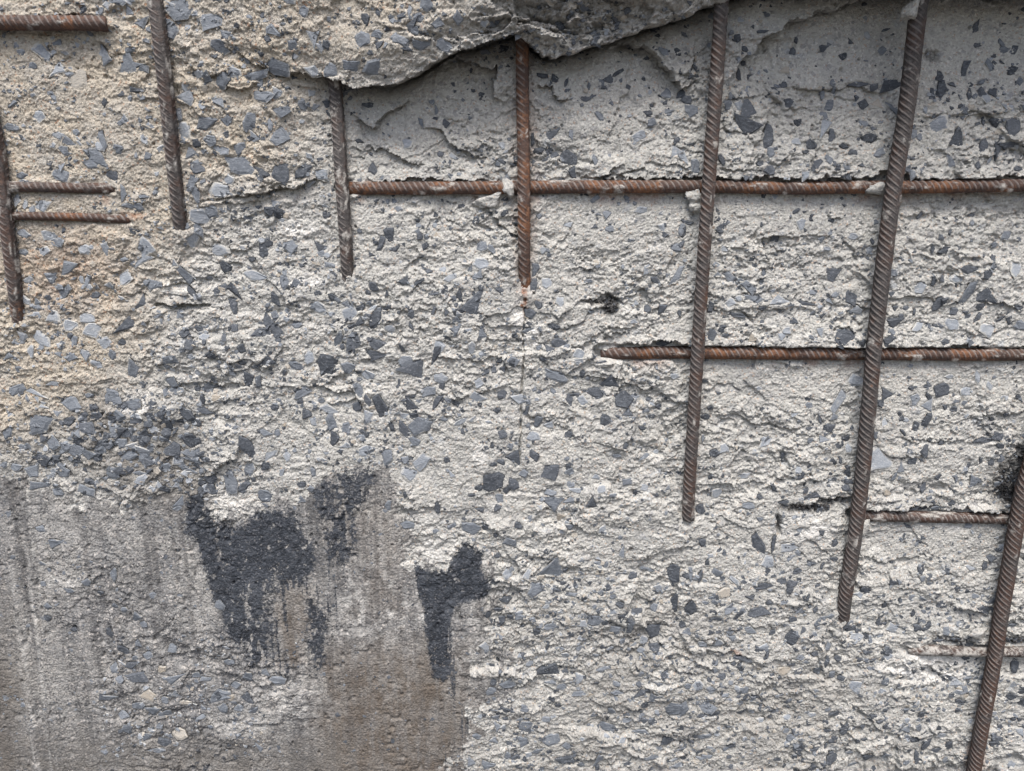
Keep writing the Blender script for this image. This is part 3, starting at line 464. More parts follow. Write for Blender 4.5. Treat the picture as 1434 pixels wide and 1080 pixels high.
 (954, 720, """320 125 50 108 -24 d;385 125 20 75 10 d;455 140 85 42 -5 l;360 200 60 60 0 l;345 302 85 28 -5 d;455 305 32 60 5 d;88 120 34 38 0 d;150 245 45 40 0 m;80 260 18 65 5 d;40 250 18 60 0 m;225 280 62 24 40 l;42 393 60 70 0 d;325 408 98 46 0 d;460 520 72 64 -30 d;285 345 35 22 10 d;368 370 30 22 0 d;145 438 55 15 5 d;290 483 55 40 0 l;380 495 35 22 -30 d;25 490 45 28 0 m;545 208 48 18 15 d;592 215 15 32 25 d;485 237 40 22 -20 d;635 188 38 18 10 d;645 122 24 38 20 d;590 80 25 26 0 d;495 62 40 40 0 l;700 410 18 38 -10 d;880 478 55 46 40 l;735 515 70 40 0 l;770 508 30 26 0 d;615 552 26 40 20 m;780 578 45 18 -15 d;610 618 24 60 5 d;655 605 35 34 0 d;568 655 32 38 0 d;630 672 30 38 0 m;668 685 30 24 20 d;725 725 60 60 0 l;408 687 18 20 0 d;260 605 88 16 12 d;140 625 18 25 -20 d;460 632 35 14 -10 d;765 668 25 12 0 d;975 662 22 20 0 d;1010 650 28 20 0 d;240 735 60 34 20 l;300 770 25 22 0 m;100 805 100 55 20 m;10 815 45 80 0 m;140 838 55 22 0 d;645 835 60 24 0 d;805 845 30 28 -30 d;830 870 35 20 0 d;940 820 25 18 0 m;693 895 36 72 30 d;635 945 46 42 0 d;490 980 50 78 28 d;555 990 40 30 0 d;605 970 14 30 10 d;780 1020 50 38 0 d;630 1028 58 45 0 d;705 995 35 25 0 m;1025 965 34 76 20 d;985 1015 24 70 0 d;1065 990 46 24 -20 d;1120 968 32 50 0 d;1105 1030 34 40 0 m;1380 765 45 30 25 d;1160 780 30 14 -20 d;1310 935 30 35 0 m;1415 915 40 45 0 l;1380 1045 40 30 0 m;1395 635 40 66 5 d;1285 865 26 34 -20 d;1390 858 25 15 0 d;1415 860 24 20 0 d;1290 800 25 30 0 d;1295 185 40 32 0 d;1270 215 24 40 0 d;1320 235 22 12 0 d;1275 400 60 26 -15 d;985 475 34 34 20 d;1030 470 28 54 28 d;825 445 18 46 0 d;970 415 20 30 0 d;730 150 24 30 0 d;985 125 16 30 20 m;1150 700 60 50 0 l;95 930 70 30 -5 m;105 1015 60 26 0 m;265 735 40 34 0 m;360 590 18 40 0 d;440 905 35 22 0 m;400 1025 35 18 -10 d;745 610 30 25 0 d;1210 225 50 24 0 l;1340 140 40 50 20 l;995 235 14 28 0 d;1010 270 24 30 0 m;1040 290 30 16 0 m;530 350 14 34 20 d;560 400 16 34 25 d;570 300 30 14 -30 d;500 405 40 34 0 m;470 440 40 26 0 d;430 370 30 16 0 m;180 160 18 24 0 d;110 205 20 24 40 d;120 175 30 20 0 l;240 185 12 20 0 d;330 20 30 20 0 m;740 340 40 30 0 l;880 300 14 40 0 l;940 900 40 44 0 m;950 940 30 30 0 l;1020 730 24 30 0 l;840 740 24 26 0 l;520 620 30 20 0 m;500 600 40 26 0 m;440 850 40 24 0 l;540 840 40 26 0 l;610 905 40 16 0 d;765 945 30 14 -20 d;860 1010 30 30 0 m;720 1045 50 20 0 m;330 860 40 24 0 l;200 1015 24 14 0 d;160 540 50 40 0 l;90 545 50 30 20 m;210 520 30 24 0 m;70 715 50 50 0 l;30 720 30 30 0 m;250 790 24 20 0 d;75 1020 40 16 20 m;180 330 60 50 0 t;340 555 60 30 0 l;130 350 40 16 0 m;430 660 60 40 0 t;860 560 24 20 0 m;1075 530 50 14 -5 d;1150 530 40 24 0 d;1410 530 40 30 0 d;1180 455 24 14 0 d;1385 465 44 16 0 d"""),
]
STONES = []
for ox, oy, txt in TILES:
    for s in txt.split(';'):
        f = s.split()
        if len(f) < 6: continue
        x, y, w_, h_, a = [float(v) for v in f[:5]]
        STONES.append((ox + x * K, oy + y * K, w_ * K, h_ * K, a, f[5]))

hF = h.ravel(); 
def patch_idx(x, y, r):
    x0 = int(max(x + LO - r, 0)); x1 = int(min(x + LO + r + 1, LUTW)); y0 = int(max(y + LO - r, 0)); y1 = int(min(y + LO + r + 1, LUTH))
    if x1 - x0 < 2 or y1 - y0 < 2: return None
    i = np.unique(LUT[y0:y1, x0:x1])
    return i[i >= 0]
VXf, VYf, VZf = VX.ravel(), VY.ravel(), VZ.ravel()
PXf, PYf = FPXg.ravel(), FPYg.ravel()
ledgeF = ledge.ravel()
def surface(x, y, r):
    """fitted plane of the broken face round a place of the photograph: centre and the two slopes"""
    i = patch_idx(x, y, r)
    if i is None or len(i) < 4: return None
    q = np.median(VYf[i]); i = i[np.abs(VYf[i] - q) < .006]
    if len(i) < 4: return None
    A_ = np.c_[VXf[i], VZf[i], np.ones(len(i))]
    m = A_[:, :2].mean(0)
    A_[:, :2] -= m
    try:
        s, *_ = np.linalg.lstsq(A_, VYf[i], rcond=None)
    except Exception:
        return None
    k = np.clip(s[:2], -.5, .5)
    return m, s[2], k, i

def stone_outline(w, hh, ang, rs):
    n = rs.choice([3, 4, 4, 5, 5, 5, 6, 7])
    t = (np.arange(n) + rs.uniform(-.40, .40, n)) / n * 2 * np.pi + rs.uniform(0, 6)
    r = rs.uniform(.86, 1.16, n)
    e = rs.uniform(1.9, 3.4)
    c, s = np.cos(t), np.sin(t)
    rr = (np.abs(c) ** e + np.abs(s) ** e) ** (-1 / e) * r
    X = rr * c; Y = rr * s
    if rs.rand() < .6:   # wedge
        X = X * (1 + rs.uniform(-.5, .5) * Y)
    X = (X - (X.max() + X.min()) / 2) / np.ptp(X) * w * 1.1
    Y = (Y - (Y.max() + Y.min()) / 2) / np.ptp(Y) * hh * 1.1
    if n < 7 and max(w, hh) > 7:      # a nick or a bend in some edges
        P = np.c_[X, Y]; Q = []
        for i in range(n):
            Q.append(P[i]); d = P[(i + 1) % n] - P[i]
            if rs.rand() < .5: Q.append(P[i] + d * rs.uniform(.3, .7) + np.array([-d[1], d[0]]) * rs.uniform(-.12, .07))
        P = np.array(Q); X, Y = P[:, 0], P[:, 1]
    ar = .5 * abs(np.dot(X, np.roll(Y, 1)) - np.dot(Y, np.roll(X, 1)))
    q = min(1.3, max(1.0, math.sqrt(.80 * w * hh / max(ar, 1e-6))))
    X = X * q; Y = Y * q
    a = math.radians(ang)
    return np.c_[X * math.cos(a) - Y * math.sin(a), X * math.sin(a) + Y * math.cos(a)]

def stone_mesh(out, cxy, y0, k, rs, thick, lift, tilt):
    """out: outline px offsets (y down) -> verts list relative to the stone's centre, faces, edge flags"""
    S = 0.00072
    n = len(out)
    o = out * S
    tx, tz = rs.uniform(-tilt, tilt, 2)
    rough = rs.uniform(-.0004, .0004, n) * min(1, np.ptp(o[:, 0]) / .012)
    def Y(x, z, d): return x * (k[0] + tx) + z * (k[1] + tz) - d
    v = []; e = []
    ic = o * rs.uniform(.62, .8); off = o.mean(0) * .3 + rs.uniform(-.12, .12, 2) * np.ptp(o, 0) * .5
    for p, r in zip(ic, rough):
        v.append((p[0] + off[0], Y(p[0], -p[1], lift + r * 1.6 + .0002), -p[1] - off[1])); e.append(0.0)
    for p, r in zip(o, rough):
        v.append((p[0], Y(p[0], -p[1], lift - .0006 + r * .4), -p[1])); e.append(1.0)
    for p in o * .85:
        v.append((p[0], Y(p[0], -p[1], lift - thick), -p[1])); e.append(1.0)
    f = [tuple(range(n))[::-1]]
    for i in range(n):
        j = (i + 1) % n
        f.append((i, j, n + j, n + i)[::1]); f.append((n + i, n + j, 2 * n + j, 2 * n + i))
    f.append(tuple(range(2 * n, 3 * n)))
    return v, f, e

STONES.sort(key=lambda s: -s[2] * s[3])
built = []; loose = []
rs = np.random.RandomState(5)
taken = []
for si, (x, y, w_, h_, a, sh) in enumerate(STONES):
    r = max(3.5, .55 * max(w_, h_))
    s = surface(x, y, r)
    if s is None: continue
    m, y0, k, idx = s
    o = stone_outline(w_, h_, a, rs)
    if h_ * w_ > 40:
        inside = in_poly(PXf[idx] - x, PYf[idx] - y, [tuple(p) for p in o * .84])
        ii = idx[inside]
        hF[ii] = np.minimum(hF[ii], -(y0 + (VXf[ii] - m[0]) * k[0] + (VZf[ii] - m[1]) * k[1]) / MM - 1.8)
        inside = in_poly(PXf[idx] - x, PYf[idx] - y, [tuple(p) for p in o * 1.12])
        ii = idx[inside]
        hF[ii] = np.minimum(hF[ii], -(y0 + (VXf[ii] - m[0]) * k[0] + (VZf[ii] - m[1]) * k[1]) / MM + .45)
    c = at(x, y, -y0)
    lift = .0007 if sh != 'l' else .0004
    V_, F_, E_ = stone_mesh(o, None, y0, k, rs, .004, lift, .17)
    yc = y0 + (c[0] - m[0]) * k[0] + (c[2] - m[1]) * k[1]
    rec = ((c[0], yc, c[2]), V_, F_, E_, sh)
    (built if len(built) < 300 else loose).append(rec)

# thousands of smaller chips, more of them where the photograph has more
def density(x, y):
    d = .55
    if x > 740 and 270 < y < 340: d = .25
    if x > 980 and 500 < y < 580: d = .22
    if y > 800 and x > 690: d = 1.0
    if x < 740 and 400 < y < 680: d = .85
    if x > 1000 and y < 110: d = .25
    if x < 660 and y > 680: d = .35
    if 140 < x < 420 and 890 < y < 1060: d = .9
    if 90 < x < 300 and 555 < y < 690: d = 1.3
    if 520 < x < 900 and 90 < y < 240: d = .3
    return d
tarF = tar.ravel(); smF = smooth.ravel()
_cy, _cx = np.mgrid[0:330, 0:400]
CLU = fbm(_cx / 13.0, _cy / 11.0, 99, 4, .6)
FPTS = [np.array(p[1])[:, :2] for p in BARS]
count = 0
while count < 11000:
    x = rs.uniform(-70, 1504); y = rs.uniform(-70, 1150)
    if rs.rand() > density(x, y) * float(sstep(-.35, .45, CLU[int(y + 80) >> 2, int(x + 80) >> 2])) * 1.3: continue
    count += 1
    big = rs.rand()
    w_ = 2.6 + 1.7 * rs.exponential(1.0) + (3.2 * rs.exponential(1.0) if big > .78 else 0); w_ = min(w_, 13)
    if y > 780 and x > 690: w_ = min(w_ * 1.3, 15)
    h_ = w_ * rs.uniform(.45, 1.0)
    s = surface(x, y, max(2.5, w_ * .6))
    if s is None: continue
    m, y0, k, idx = s
    if tarF[idx].mean() > .3: continue
    o = stone_outline(w_, h_, rs.uniform(-60, 60), rs)
    c = at(x, y, -y0)
    yc = y0 + (c[0] - m[0]) * k[0] + (c[2] - m[1]) * k[1]
    left = x < 300
    sh = rs.choice(['d', 'm', 'l', 't'], p=[.46, .33, .15, .06] if not left else [.16, .44, .33, .07])
    onf = smF[idx].mean() > .5 and not (140 < x < 420 and 880 < y < 1060)
    if onf and rs.rand() < .5: continue
    V_, F_, E_ = stone_mesh(o, None, y0, k, rs, .0025, rs.uniform(-.0002, .0003) if onf else rs.uniform(.0001, .0009), .05 if onf else .25)
    if onf and sh in 'lt': sh = 'm'
    loose.append(((c[0], yc, c[2]), V_, F_, E_, sh))

for _ in range(190):
    x = rs.uniform(60, 300); y = rs.uniform(560, 700)
    if not in_poly(np.array([x]), np.array([y]), [(95,575),(160,550),(240,570),(300,650),(290,700),(200,690),(60,690),(40,640)])[0]: continue
    w_ = 5 + 5 * rs.exponential(1.0); w_ = min(w_, 20); h_ = w_ * rs.uniform(.55, 1)
    s = surface(x, y, max(2.5, w_ * .6))
    if s is None: continue
    m, y0, k, idx = s
    o = stone_outline(w_, h_, rs.uniform(-60, 60), rs)
    c = at(x, y, -y0)
    V_, F_, E_ = stone_mesh(o, None, y0, k, rs, .004, rs.uniform(.0002, .0018), .30)
    loose.append(((c[0], y0 + (c[0] - m[0]) * k[0] + (c[2] - m[1]) * k[1], c[2]), V_, F_, E_, rs.choice(['d', 'm', 'l'], p=[.60, .25, .15])))
# pits after the stones
for x, y, r in PITS:
    i = patch_idx(x, y, int(r * 2.2 + 2))
    if i is None: continue
    d = np.hypot(PXf[i] - x, PYf[i] - y)
    hF[i] -= 3.2 * (1 - sstep(r * .6, r * 1.25, d))
h = hF.reshape(h.shape)
VY = -h * MM

# ------------------------------------------------------------------ materials
def newmat(name):
    m = bpy.data.materials.new(name); m.use_nodes = True
    nt = m.node_tree; nt.nodes.clear()
    out = nt.nodes.new('ShaderNodeOutputMaterial'); p = nt.nodes.new('ShaderNodeBsdfPrincipled')
    nt.links.new(p.outputs[0], out.inputs[0])
    return m, nt, p
class N:
    def __init__(s, nt): s.nt = nt
    def link(s, a, b): s.nt.links.new(a, b)
    def val(s, inp, v):
        if hasattr(v, 'is_linked') or isinstance(v, bpy.types.NodeSocket): s.nt.links.new(v, inp)
        else: inp.default_value = v
    def noise(s, co, sc, det=4, rough=.6, dist=0.0):
        n = s.nt.nodes.new('ShaderNodeTexNoise'); s.link(co, n.inputs['Vector'])
        n.inputs['Scale'].default_value = sc; n.inputs['Detail'].default_value = det; n.inputs['Roughness'].default_value = rough; n.inputs['Distortion'].default_value = dist
        return n.outputs['Fac']
    def voro(s, co, sc, out='Color', feat='F1'):
        n = s.nt.nodes.new('ShaderNodeTexVoronoi'); n.feature = feat; s.link(co, n.inputs['Vector']); n.inputs['Scale'].default_value = sc
        return n.outputs[out]
    def mapping(s, co, sc, rot=(0, 0, 0)):
        n = s.nt.nodes.new('ShaderNodeMapping'); s.link(co, n.inputs[0]); n.inputs['Scale'].default_value = sc; n.inputs['Rotation'].default_value = rot
        return n.outputs[0]
    def ramp(s, f, a, b, lo=0.0, hi=1.0):
        n = s.nt.nodes.new('ShaderNodeMapRange'); n.interpolation_type = 'SMOOTHSTEP'; s.val(n.inputs[0], f)
        n.inputs[1].default_value = a; n.inputs[2].default_value = b; n.inputs[3].default_value = lo; n.inputs[4].default_value = hi
        return n.outputs[0]
    def mix(s, f, a, b, mode='MIX'):
        n = s.nt.nodes.new('ShaderNodeMix'); n.data_type = 'RGBA'; n.blend_type = mode; s.val(n.inputs[0], f)
        for i, v in ((6, a), (7, b)):
            if isinstance(v, tuple): n.inputs[i].default_value = (*v, 1)
            else: s.link(v, n.inputs[i])
        return n.outputs[2]
    def math(s, op, a, b=0.0):
        n = s.nt.nodes.new('ShaderNodeMath'); n.operation = op; s.val(n.inputs[0], a); s.val(n.inputs[1], b)
        return n.outputs[0]
    def sep(s, c):
        n = s.nt.nodes.new('ShaderNodeSeparateColor'); s.link(c, n.inputs[0]); return n.outputs
    def attr(s, name):
        n = s.nt.nodes.new('ShaderNodeAttribute'); n.attribute_name = name; return n
    def bump(s, hgt, dist, strength=1.0, nrm=None):
        n = s.nt.nodes.new('ShaderNodeBump'); n.inputs['Distance'].default_value = dist; n.inputs['Strength'].default_value = strength; s.link(hgt, n.inputs['Height'])
        if nrm is not None: s.link(nrm, n.inputs['Normal'])
        return n.outputs[0]
    def geo(s): return s.nt.nodes.new('ShaderNodeNewGeometry')
    def coord(s): return s.nt.nodes.new('ShaderNodeTexCoord').outputs['Object']
    def world(s): return s.geo().outputs['Position']

def concrete_colour(g, co):
    """pale sandy cement paste"""
    n1 = g.noise(co, 14, 5, .62); n2 = g.noise(co, 75, 5, .65); n3 = g.noise(co, 420, 3, .7)
    c = g.mix(g.ramp(n1, .35, .65), (.468, .457, .42), (.395, .389, .363))
    c = g.mix(g.ramp(n2, .48, .72, 0, .75), c, (.31, .312, .305))
    c = g.mix(g.ramp(g.noise(g.mapping(co, (1, 1, 1.6)), 40, 4, .6), .58, .72, 0, .6), c, (.545, .54, .51))
    c = g.mix(g.ramp(g.noise(co, 52, 3, .6), .62, .72, 0, .5), c, (.32, .355, .395))
    gr = g.voro(co, 620)
    gs = g.sep(gr)
    c = g.mix(g.ramp(gs[0], .80, .92, 0, .6), c, (.23, .225, .22))
    c = g.mix(g.ramp(gs[1], .86, .95, 0, .6), c, (.66, .64, .60))
    c = g.mix(g.ramp(gs[2], .95, .98, 0, .55), c, (.38, .24, .15))
    gb = g.sep(g.voro(co, 300))
    c = g.mix(g.ramp(gb[0], .90, .96, 0, .55), c, (.17, .175, .19))
    c = g.mix(g.ramp(n3, .3, .7, .0, .45), c, (.35, .335, .31))
    return c

mat, nt, pb = newmat('broken_concrete'); g = N(nt)
co = g.world()
z1 = g.attr('zone'); z2 = g.attr('spot')
a1 = g.sep(z1.outputs['Color']); a2 = g.sep(z2.outputs['Color'])
col = concrete_colour(g, co)
tn = g.noise(co, 24, 5, .65)
ct = g.mix(g.ramp(tn, .36, .66), (.432, .380, .303), (.352, .323, .278))
ct = g.mix(g.ramp(g.noise(co, 90, 4, .65), .52, .72, 0, .7), ct, (.49, .46, .41))
gt = g.sep(g.voro(co, 560))
ct = g.mix(g.ramp(gt[0], .76, .92, 0, .65), ct, (.20, .165, .13))
ct = g.mix(g.ramp(gt[1], .86, .96, 0, .55), ct, (.60, .53, .43))
ct = g.mix(g.ramp(gt[2], .94, .98, 0, .6), ct, (.30, .15, .08))
tmask = g.math('MULTIPLY', a1[0], g.ramp(g.noise(co, 32, 4, .65), .25, .52, .5, 1))
col = g.mix(tmask, col, ct)
# formed face with scoured dirt
st = g.noise(g.mapping(co, (1, 1, .06)), 150, 4, .6)
cs = g.mix(g.ramp(st, .36, .62), (.137, .134, .13), (.225, .22, .214))
bigs = g.noise(co, 7, 4, .6)
cs = g.mix(g.math('MULTIPLY', g.ramp(bigs, .44, .60, 0, 1), g.ramp(g.noise(co, 170, 4, .75), .38, .6, .15, 1)), cs, (.35, .338, .315))
cs = g.mix(g.ramp(bigs, .36, .46, .55, 0), cs, (.095, .098, .105))
cs = g.mix(g.ramp(g.noise(co, 26, 5, .65), .42, .66, 0, .7), cs, (.15, .152, .155))
cs = g.mix(g.ramp(g.noise(co, 60, 5, .7), .56, .70, 0, .75), cs, (.36, .335, .305))
gs_ = g.sep(g.voro(co, 520))
cs = g.mix(g.ramp(gs_[0], .79, .93, 0, .75), cs, (.42, .39, .36))
cs = g.mix(g.ramp(gs_[1], .76, .93, 0, .75), cs, (.055, .055, .06))
cs = g.mix(g.ramp(g.noise(g.mapping(co, (1, 1, .035)), 260, 3, .6), .58, .70, 0, .55), cs, (.36, .345, .33))
sk = g.noise(g.mapping(co, (1, 1, .05)), 60, 5, .68)
cs = g.mix(g.ramp(sk, .50, .62, 0, .6), cs, (.085, .083, .084))
cs = g.mix(g.ramp(sk, .36, .47, .5, 0), cs, (.27, .262, .25))
cb = g.mix(g.ramp(g.noise(co, 45, 4, .65), .4, .65), (.115, .092, .072), (.175, .155, .135))
cs = g.mix(g.math('MULTIPLY', z1.outputs['Alpha'], g.ramp(g.noise(g.mapping(co, (1, 1, .2)), 90, 4, .65), .3, .62, .35, .9)), cs, cb)
sme = g.math('ADD', a1[1], g.math('MULTIPLY', g.math('SUBTRACT', g.noise(co, 150, 5, .75), .5), 1.3))
col = g.mix(g.math('MULTIPLY', g.ramp(sme, .3, .7), g.ramp(a1[1], .02, .2)), col, cs)
# grime, lime, rust stain, black crumbs, tar
col = g.mix(g.math('MULTIPLY', z2.outputs['Alpha'], g.ramp(g.noise(co, 70, 5, .7), .32, .6, .35, .95)), col, (.15, .138, .123))
col = g.mix(g.math('MULTIPLY', a2[0], g.ramp(g.noise(co, 110, 4, .7), .35, .6, .2, .85)), col, (.70, .68, .64))
col = g.mix(g.math('MULTIPLY', a2[1], g.ramp(g.noise(co, 130, 4, .7), .35, .6, .4, 1)), col, (.22, .085, .035))
col = g.mix(g.math('MULTIPLY', a2[2], g.ramp(g.noise(co, 240, 4, .7), .36, .56, .35, 1)), col, (.028, .026, .026))
tc = g.mix(g.ramp(g.noise(co, 120, 4, .7), .35, .65), (.020, .024, .031), (.052, .059, .071))
tc = g.mix(g.ramp(g.noise(co, 22, 4, .6), .5, .68, 0, .6), tc, (.07, .078, .092))
tc = g.mix(g.ramp(g.sep(g.voro(co, 640))[0], .82, .95, 0, .5), tc, (.15, .15, .16))
tm = g.math('ADD', g.math('MULTIPLY', a1[2], .93), g.math('MULTIPLY', g.math('SUBTRACT', g.noise(co, 260, 6, .8), .5), 2.4))
tm = g.math('ADD', tm, g.math('MULTIPLY', g.math('SUBTRACT', g.noise(g.mapping(co, (1, 1, .25)), 70, 4, .6), .5), .9))
tm = g.math('MULTIPLY', g.ramp(tm, .30, .66), g.ramp(a1[2], .03, .35))
col = g.mix(g.math('MULTIPLY', tm, .97), col, tc)
nt.links.new(col, pb.inputs['Base Color'])
pb.inputs['Roughness'].default_value = .93
pb.inputs['Specular IOR Level'].default_value = .25
bh = g.math('ADD', g.math('MULTIPLY', g.noise(co, 900, 4, .7), .8), g.math('MULTIPLY', g.voro(co, 420, 'Distance'), -.7))
bn = g.bump(bh, .0011, .9)
bn = g.bump(g.noise(g.mapping(co, (1, 1, 1.7)), 260, 4, .65), .0022, .8, bn)
nt.links.new(bn, pb.inputs['Normal'])
M_CONC = mat

def stone_mat(name, base, alt, dusty, dustcol, tint=(.40, .385, .35)):
    m, nt, pb = newmat(name); g = N(nt)
    co = g.world(); ge = g.geo(); oi = nt.nodes.new('ShaderNodeObjectInfo')
    rnd = g.math('FRACT', g.math('ADD', ge.outputs['Random Per Island'], oi.outputs['Random']))
    c = g.mix(rnd, base, alt)
    c = g.mix(g.ramp(g.noise(g.mapping(co, (1, 1, 2.2), (0, .5, 0)), 210, 5, .7), .42, .68, 0, .55), c, dustcol)
    sp = g.sep(g.voro(co, 900))
    c = g.mix(g.ramp(sp[0], .90, .98, 0, .22), c, (.34, .35, .37))
    ed = g.attr('edge').outputs['Fac']
    dm = g.math('ADD', g.math('MULTIPLY', ed, .30), g.noise(co, 170, 5, .7))
    c = g.mix(g.ramp(dm, dusty, dusty + .22, 0, .92), c, tint)
    nt.links.new(c, pb.inputs['Base Color'])
    pb.inputs['Roughness'].default_value = .72
    pb.inputs['Specular IOR Level'].default_value = .35
    nt.links.new(g.bump(g.noise(g.mapping(co, (1, 1, 1.8), (0, .4, 0)), 420, 5, .7), .0012, .8), pb.inputs['Normal'])
    return m
STM = {'d': stone_mat('stone_dark', (.033, .038, .046), (.072, .080, .093), .83, (.13, .142, .16)),
       'm': stone_mat('stone_blue_grey', (.088, .099, .115), (.155, .17, .19), .71, (.23, .248, .272)),
       'l': stone_mat('stone_dusty', (.17, .188, .213), (.26, .277, .298), .55, (.36, .38, .40), (.42, .41, .38)),
       't': stone_mat('stone_buff', (.27, .235, .19), (.37, .34, .295), .62, (.36, .34, .30)),
       'b': stone_mat('crumb_black', (.018, .017, .017), (.04, .038, .038), 1.1, (.07, .066, .066))}

def steel():
    m, nt, pb = newmat('rusty_steel'); g = N(nt)
    co = g.world(); oi = nt.nodes.new('ShaderNodeObjectInfo')
    oc = g.sep(oi.outputs['Color'])
    top = g.attr('ribtop').outputs['Fac']
    n1 = g.noise(co, 60, 5, .7); n2 = g.noise(co, 260, 5, .7); n3 = g.noise(co, 28, 4, .6)
    c = g.mix(g.ramp(n2, .35, .65), (.036, .032, .031), (.076, .067, .063))
    rust = g.mix(g.ramp(n2, .35, .65), (.046, .027, .021), (.082, .044, .030))
    orange = g.mix(g.ramp(n2, .4, .6), (.125, .050, .022), (.17, .075, .034))
    f = g.math('MULTIPLY', oc[0], 1.0)
    thr = g.math('ADD', g.math('MULTIPLY', n1, .9), g.math('MULTIPLY', f, .42))
    c = g.mix(g.ramp(thr, .42, .66, 0, .95), c, rust)
    thr2 = g.math('ADD', g.math('MULTIPLY', n3, .7), g.math('ADD', g.math('MULTIPLY', n2, .3), g.math('MULTIPLY', f, .16)))
    c = g.mix(g.ramp(thr2, .635, .74, 0, .85), c, orange)
    # worn or dusty rib crests and caught mortar
    c = g.mix(g.math('MULTIPLY', top, g.ramp(n1, .3, .6, .35, .8)), c, (.19, .167, .153))
    d = g.math('ADD', g.math('MULTIPLY', g.noise(co, 190, 5, .75), .85), g.math('MULTIPLY', oc[1], .26))
    c = g.mix(g.ramp(d, .68, .78, 0, .7), c, (.38, .36, .33))
    c = g.mix(g.math('MULTIPLY', g.attr('crust').outputs['Fac'], g.ramp(g.noise(co, 300, 4, .7), .36, .55, .25, .95)), c, (.36, .34, .31))
    nt.links.new(c, pb.inputs['Base Color'])
    pb.inputs['Roughness'].default_value = .7
    pb.inputs['Specular IOR Level'].default_value = .4
    b = g.bump(g.noise(co, 700, 4, .7), .0009, .8)
    nt.links.new(g.bump(n2, .0016, .7, b), pb.inputs['Normal'])
    return m
M_STEEL = steel()

mg, nt, pb = newmat('gravel_ground'); g = N(nt)
c = g.mix(g.ramp(g.noise(g.coord(), 3, 6, .7), .35, .65), (.07, .068, .064), (.11, .105, .10))
nt.links.new(c, pb.inputs['Base Color']); pb.inputs['Roughness'].default_value = .95

# ------------------------------------------------------------------ objects
def link(name, me, m, parent=None, smooth=False):
    o = bpy.data.objects.new(name, me); COL.objects.link(o)
    if m is not None and not me.materials: me.materials.append(m)
    if parent is not None: o.parent = parent
    if smooth: me.polygons.foreach_set('use_smooth', np.ones(len(me.polygons), bool))
    return o
def mesh_np(name, V, F):
    me = bpy.data.meshes.new(name); n = len(F); k = F.shape[1]
    me.vertices.add(len(V)); me.vertices.foreach_set('co', V.astype(np.float32).ravel())
    me.loops.add(n * k); me.loops.foreach_set('vertex_index', F.astype(np.int32).ravel())
    me.polygons.add(n); me.polygons.foreach_set('loop_start', np.arange(0, n * k, k, dtype=np.int32))
    me.update(calc_edges=True)
    return me
def thing(name, loc, label, cat, group=None, kind=None):
    o = bpy.data.objects.new(name, None); o.empty_display_size = .05; COL.objects.link(o)
    o.location = loc; o['label'] = label; o['category'] = cat
    if group: o['group'] = group
    if kind: o['kind'] = kind
    return o

# ground: one sheet to the horizon (outside the picture, it lights the wall from below)
me = mesh_np('ground', np.array([(-120, -120, 0), (120, -120, 0), (120, 120, 0), (-120, 120, 0)], float), np.array([[0, 1, 2, 3]]))
gr = link('ground', me, mg); gr['kind'] = 'structure'

wall = thing('concrete_wall', (0, 0, 0), 'spalled concrete wall with bluish stones, pale broken patches, tan weathering and black tar stains', 'wall', kind='thing')
V = np.c_[VX.ravel(), VY.ravel(), VZ.ravel()]
ii = np.arange(NZ * NX).reshape(NZ, NX)
F = np.c_[ii[:-1, :-1].ravel(), ii[:-1, 1:].ravel(), ii[1:, 1:].ravel(), ii[1:, :-1].ravel()]
def fmax(m): return (m[:-1, :-1] + m[:-1, 1:] + m[1:, 1:] + m[1:, :-1]).ravel() / 4
f_tar = (np.maximum.reduce([fmax(tarA), fmax(tarC), fmax(tarB) * .8]) > .5) & (fmax(smooth) > .3)
f_ledge = (fmax(ledge * 1.0) > .01) & (fmax(px) > 330)
f_smooth = (fmax(smooth) > .5) & ~f_tar & ~f_ledge
f_rest = ~(f_tar | f_ledge | f_smooth)
zone = np.stack([tan, smooth, tar, brown], -1).reshape(-1, 4).astype(np.float32)
spot = np.stack([white, orange, black, np.clip(grime, 0, 1)], -1).reshape(-1, 4).astype(np.float32)
# vertex normals of the whole sheet, so that its parts meet without a seam
Pg = V.reshape(NZ, NX, 3)
dx_ = np.gradient(Pg, axis=1); dz_ = np.gradient(Pg, axis=0)
nor = np.cross(dx_, dz_); nor /= np.linalg.norm(nor, axis=-1, keepdims=True) + 1e-12
nor = nor.reshape(-1, 3)
def wall_part(name, sel, label=None):
    f = F[sel]; u, inv = np.unique(f, return_inverse=True)
    me = mesh_np(name, V[u], inv.reshape(f.shape))
    for nm, arr in (('zone', zone), ('spot', spot)):
        at_ = me.attributes.new(nm, 'FLOAT_COLOR', 'POINT'); at_.data.foreach_set('color', arr[u].ravel())
    o = link(name, me, M_CONC, wall, True)
    me.normals_split_custom_set_from_vertices(nor[u].astype(np.float32))
    if label: o['label'] = label
    return o
wall_part('broken_face', f_rest, 'rough broken concrete, pale on the right and tan on the left')
wall_part('overhanging_ledge', f_ledge, 'bulging ledge of unbroken rough concrete')
wall_part('smooth_face', f_smooth, 'smooth grey-brown scoured face with vertical streaks')
wall_part('tar_stain', f_tar, 'black tar stain running down the smooth face')

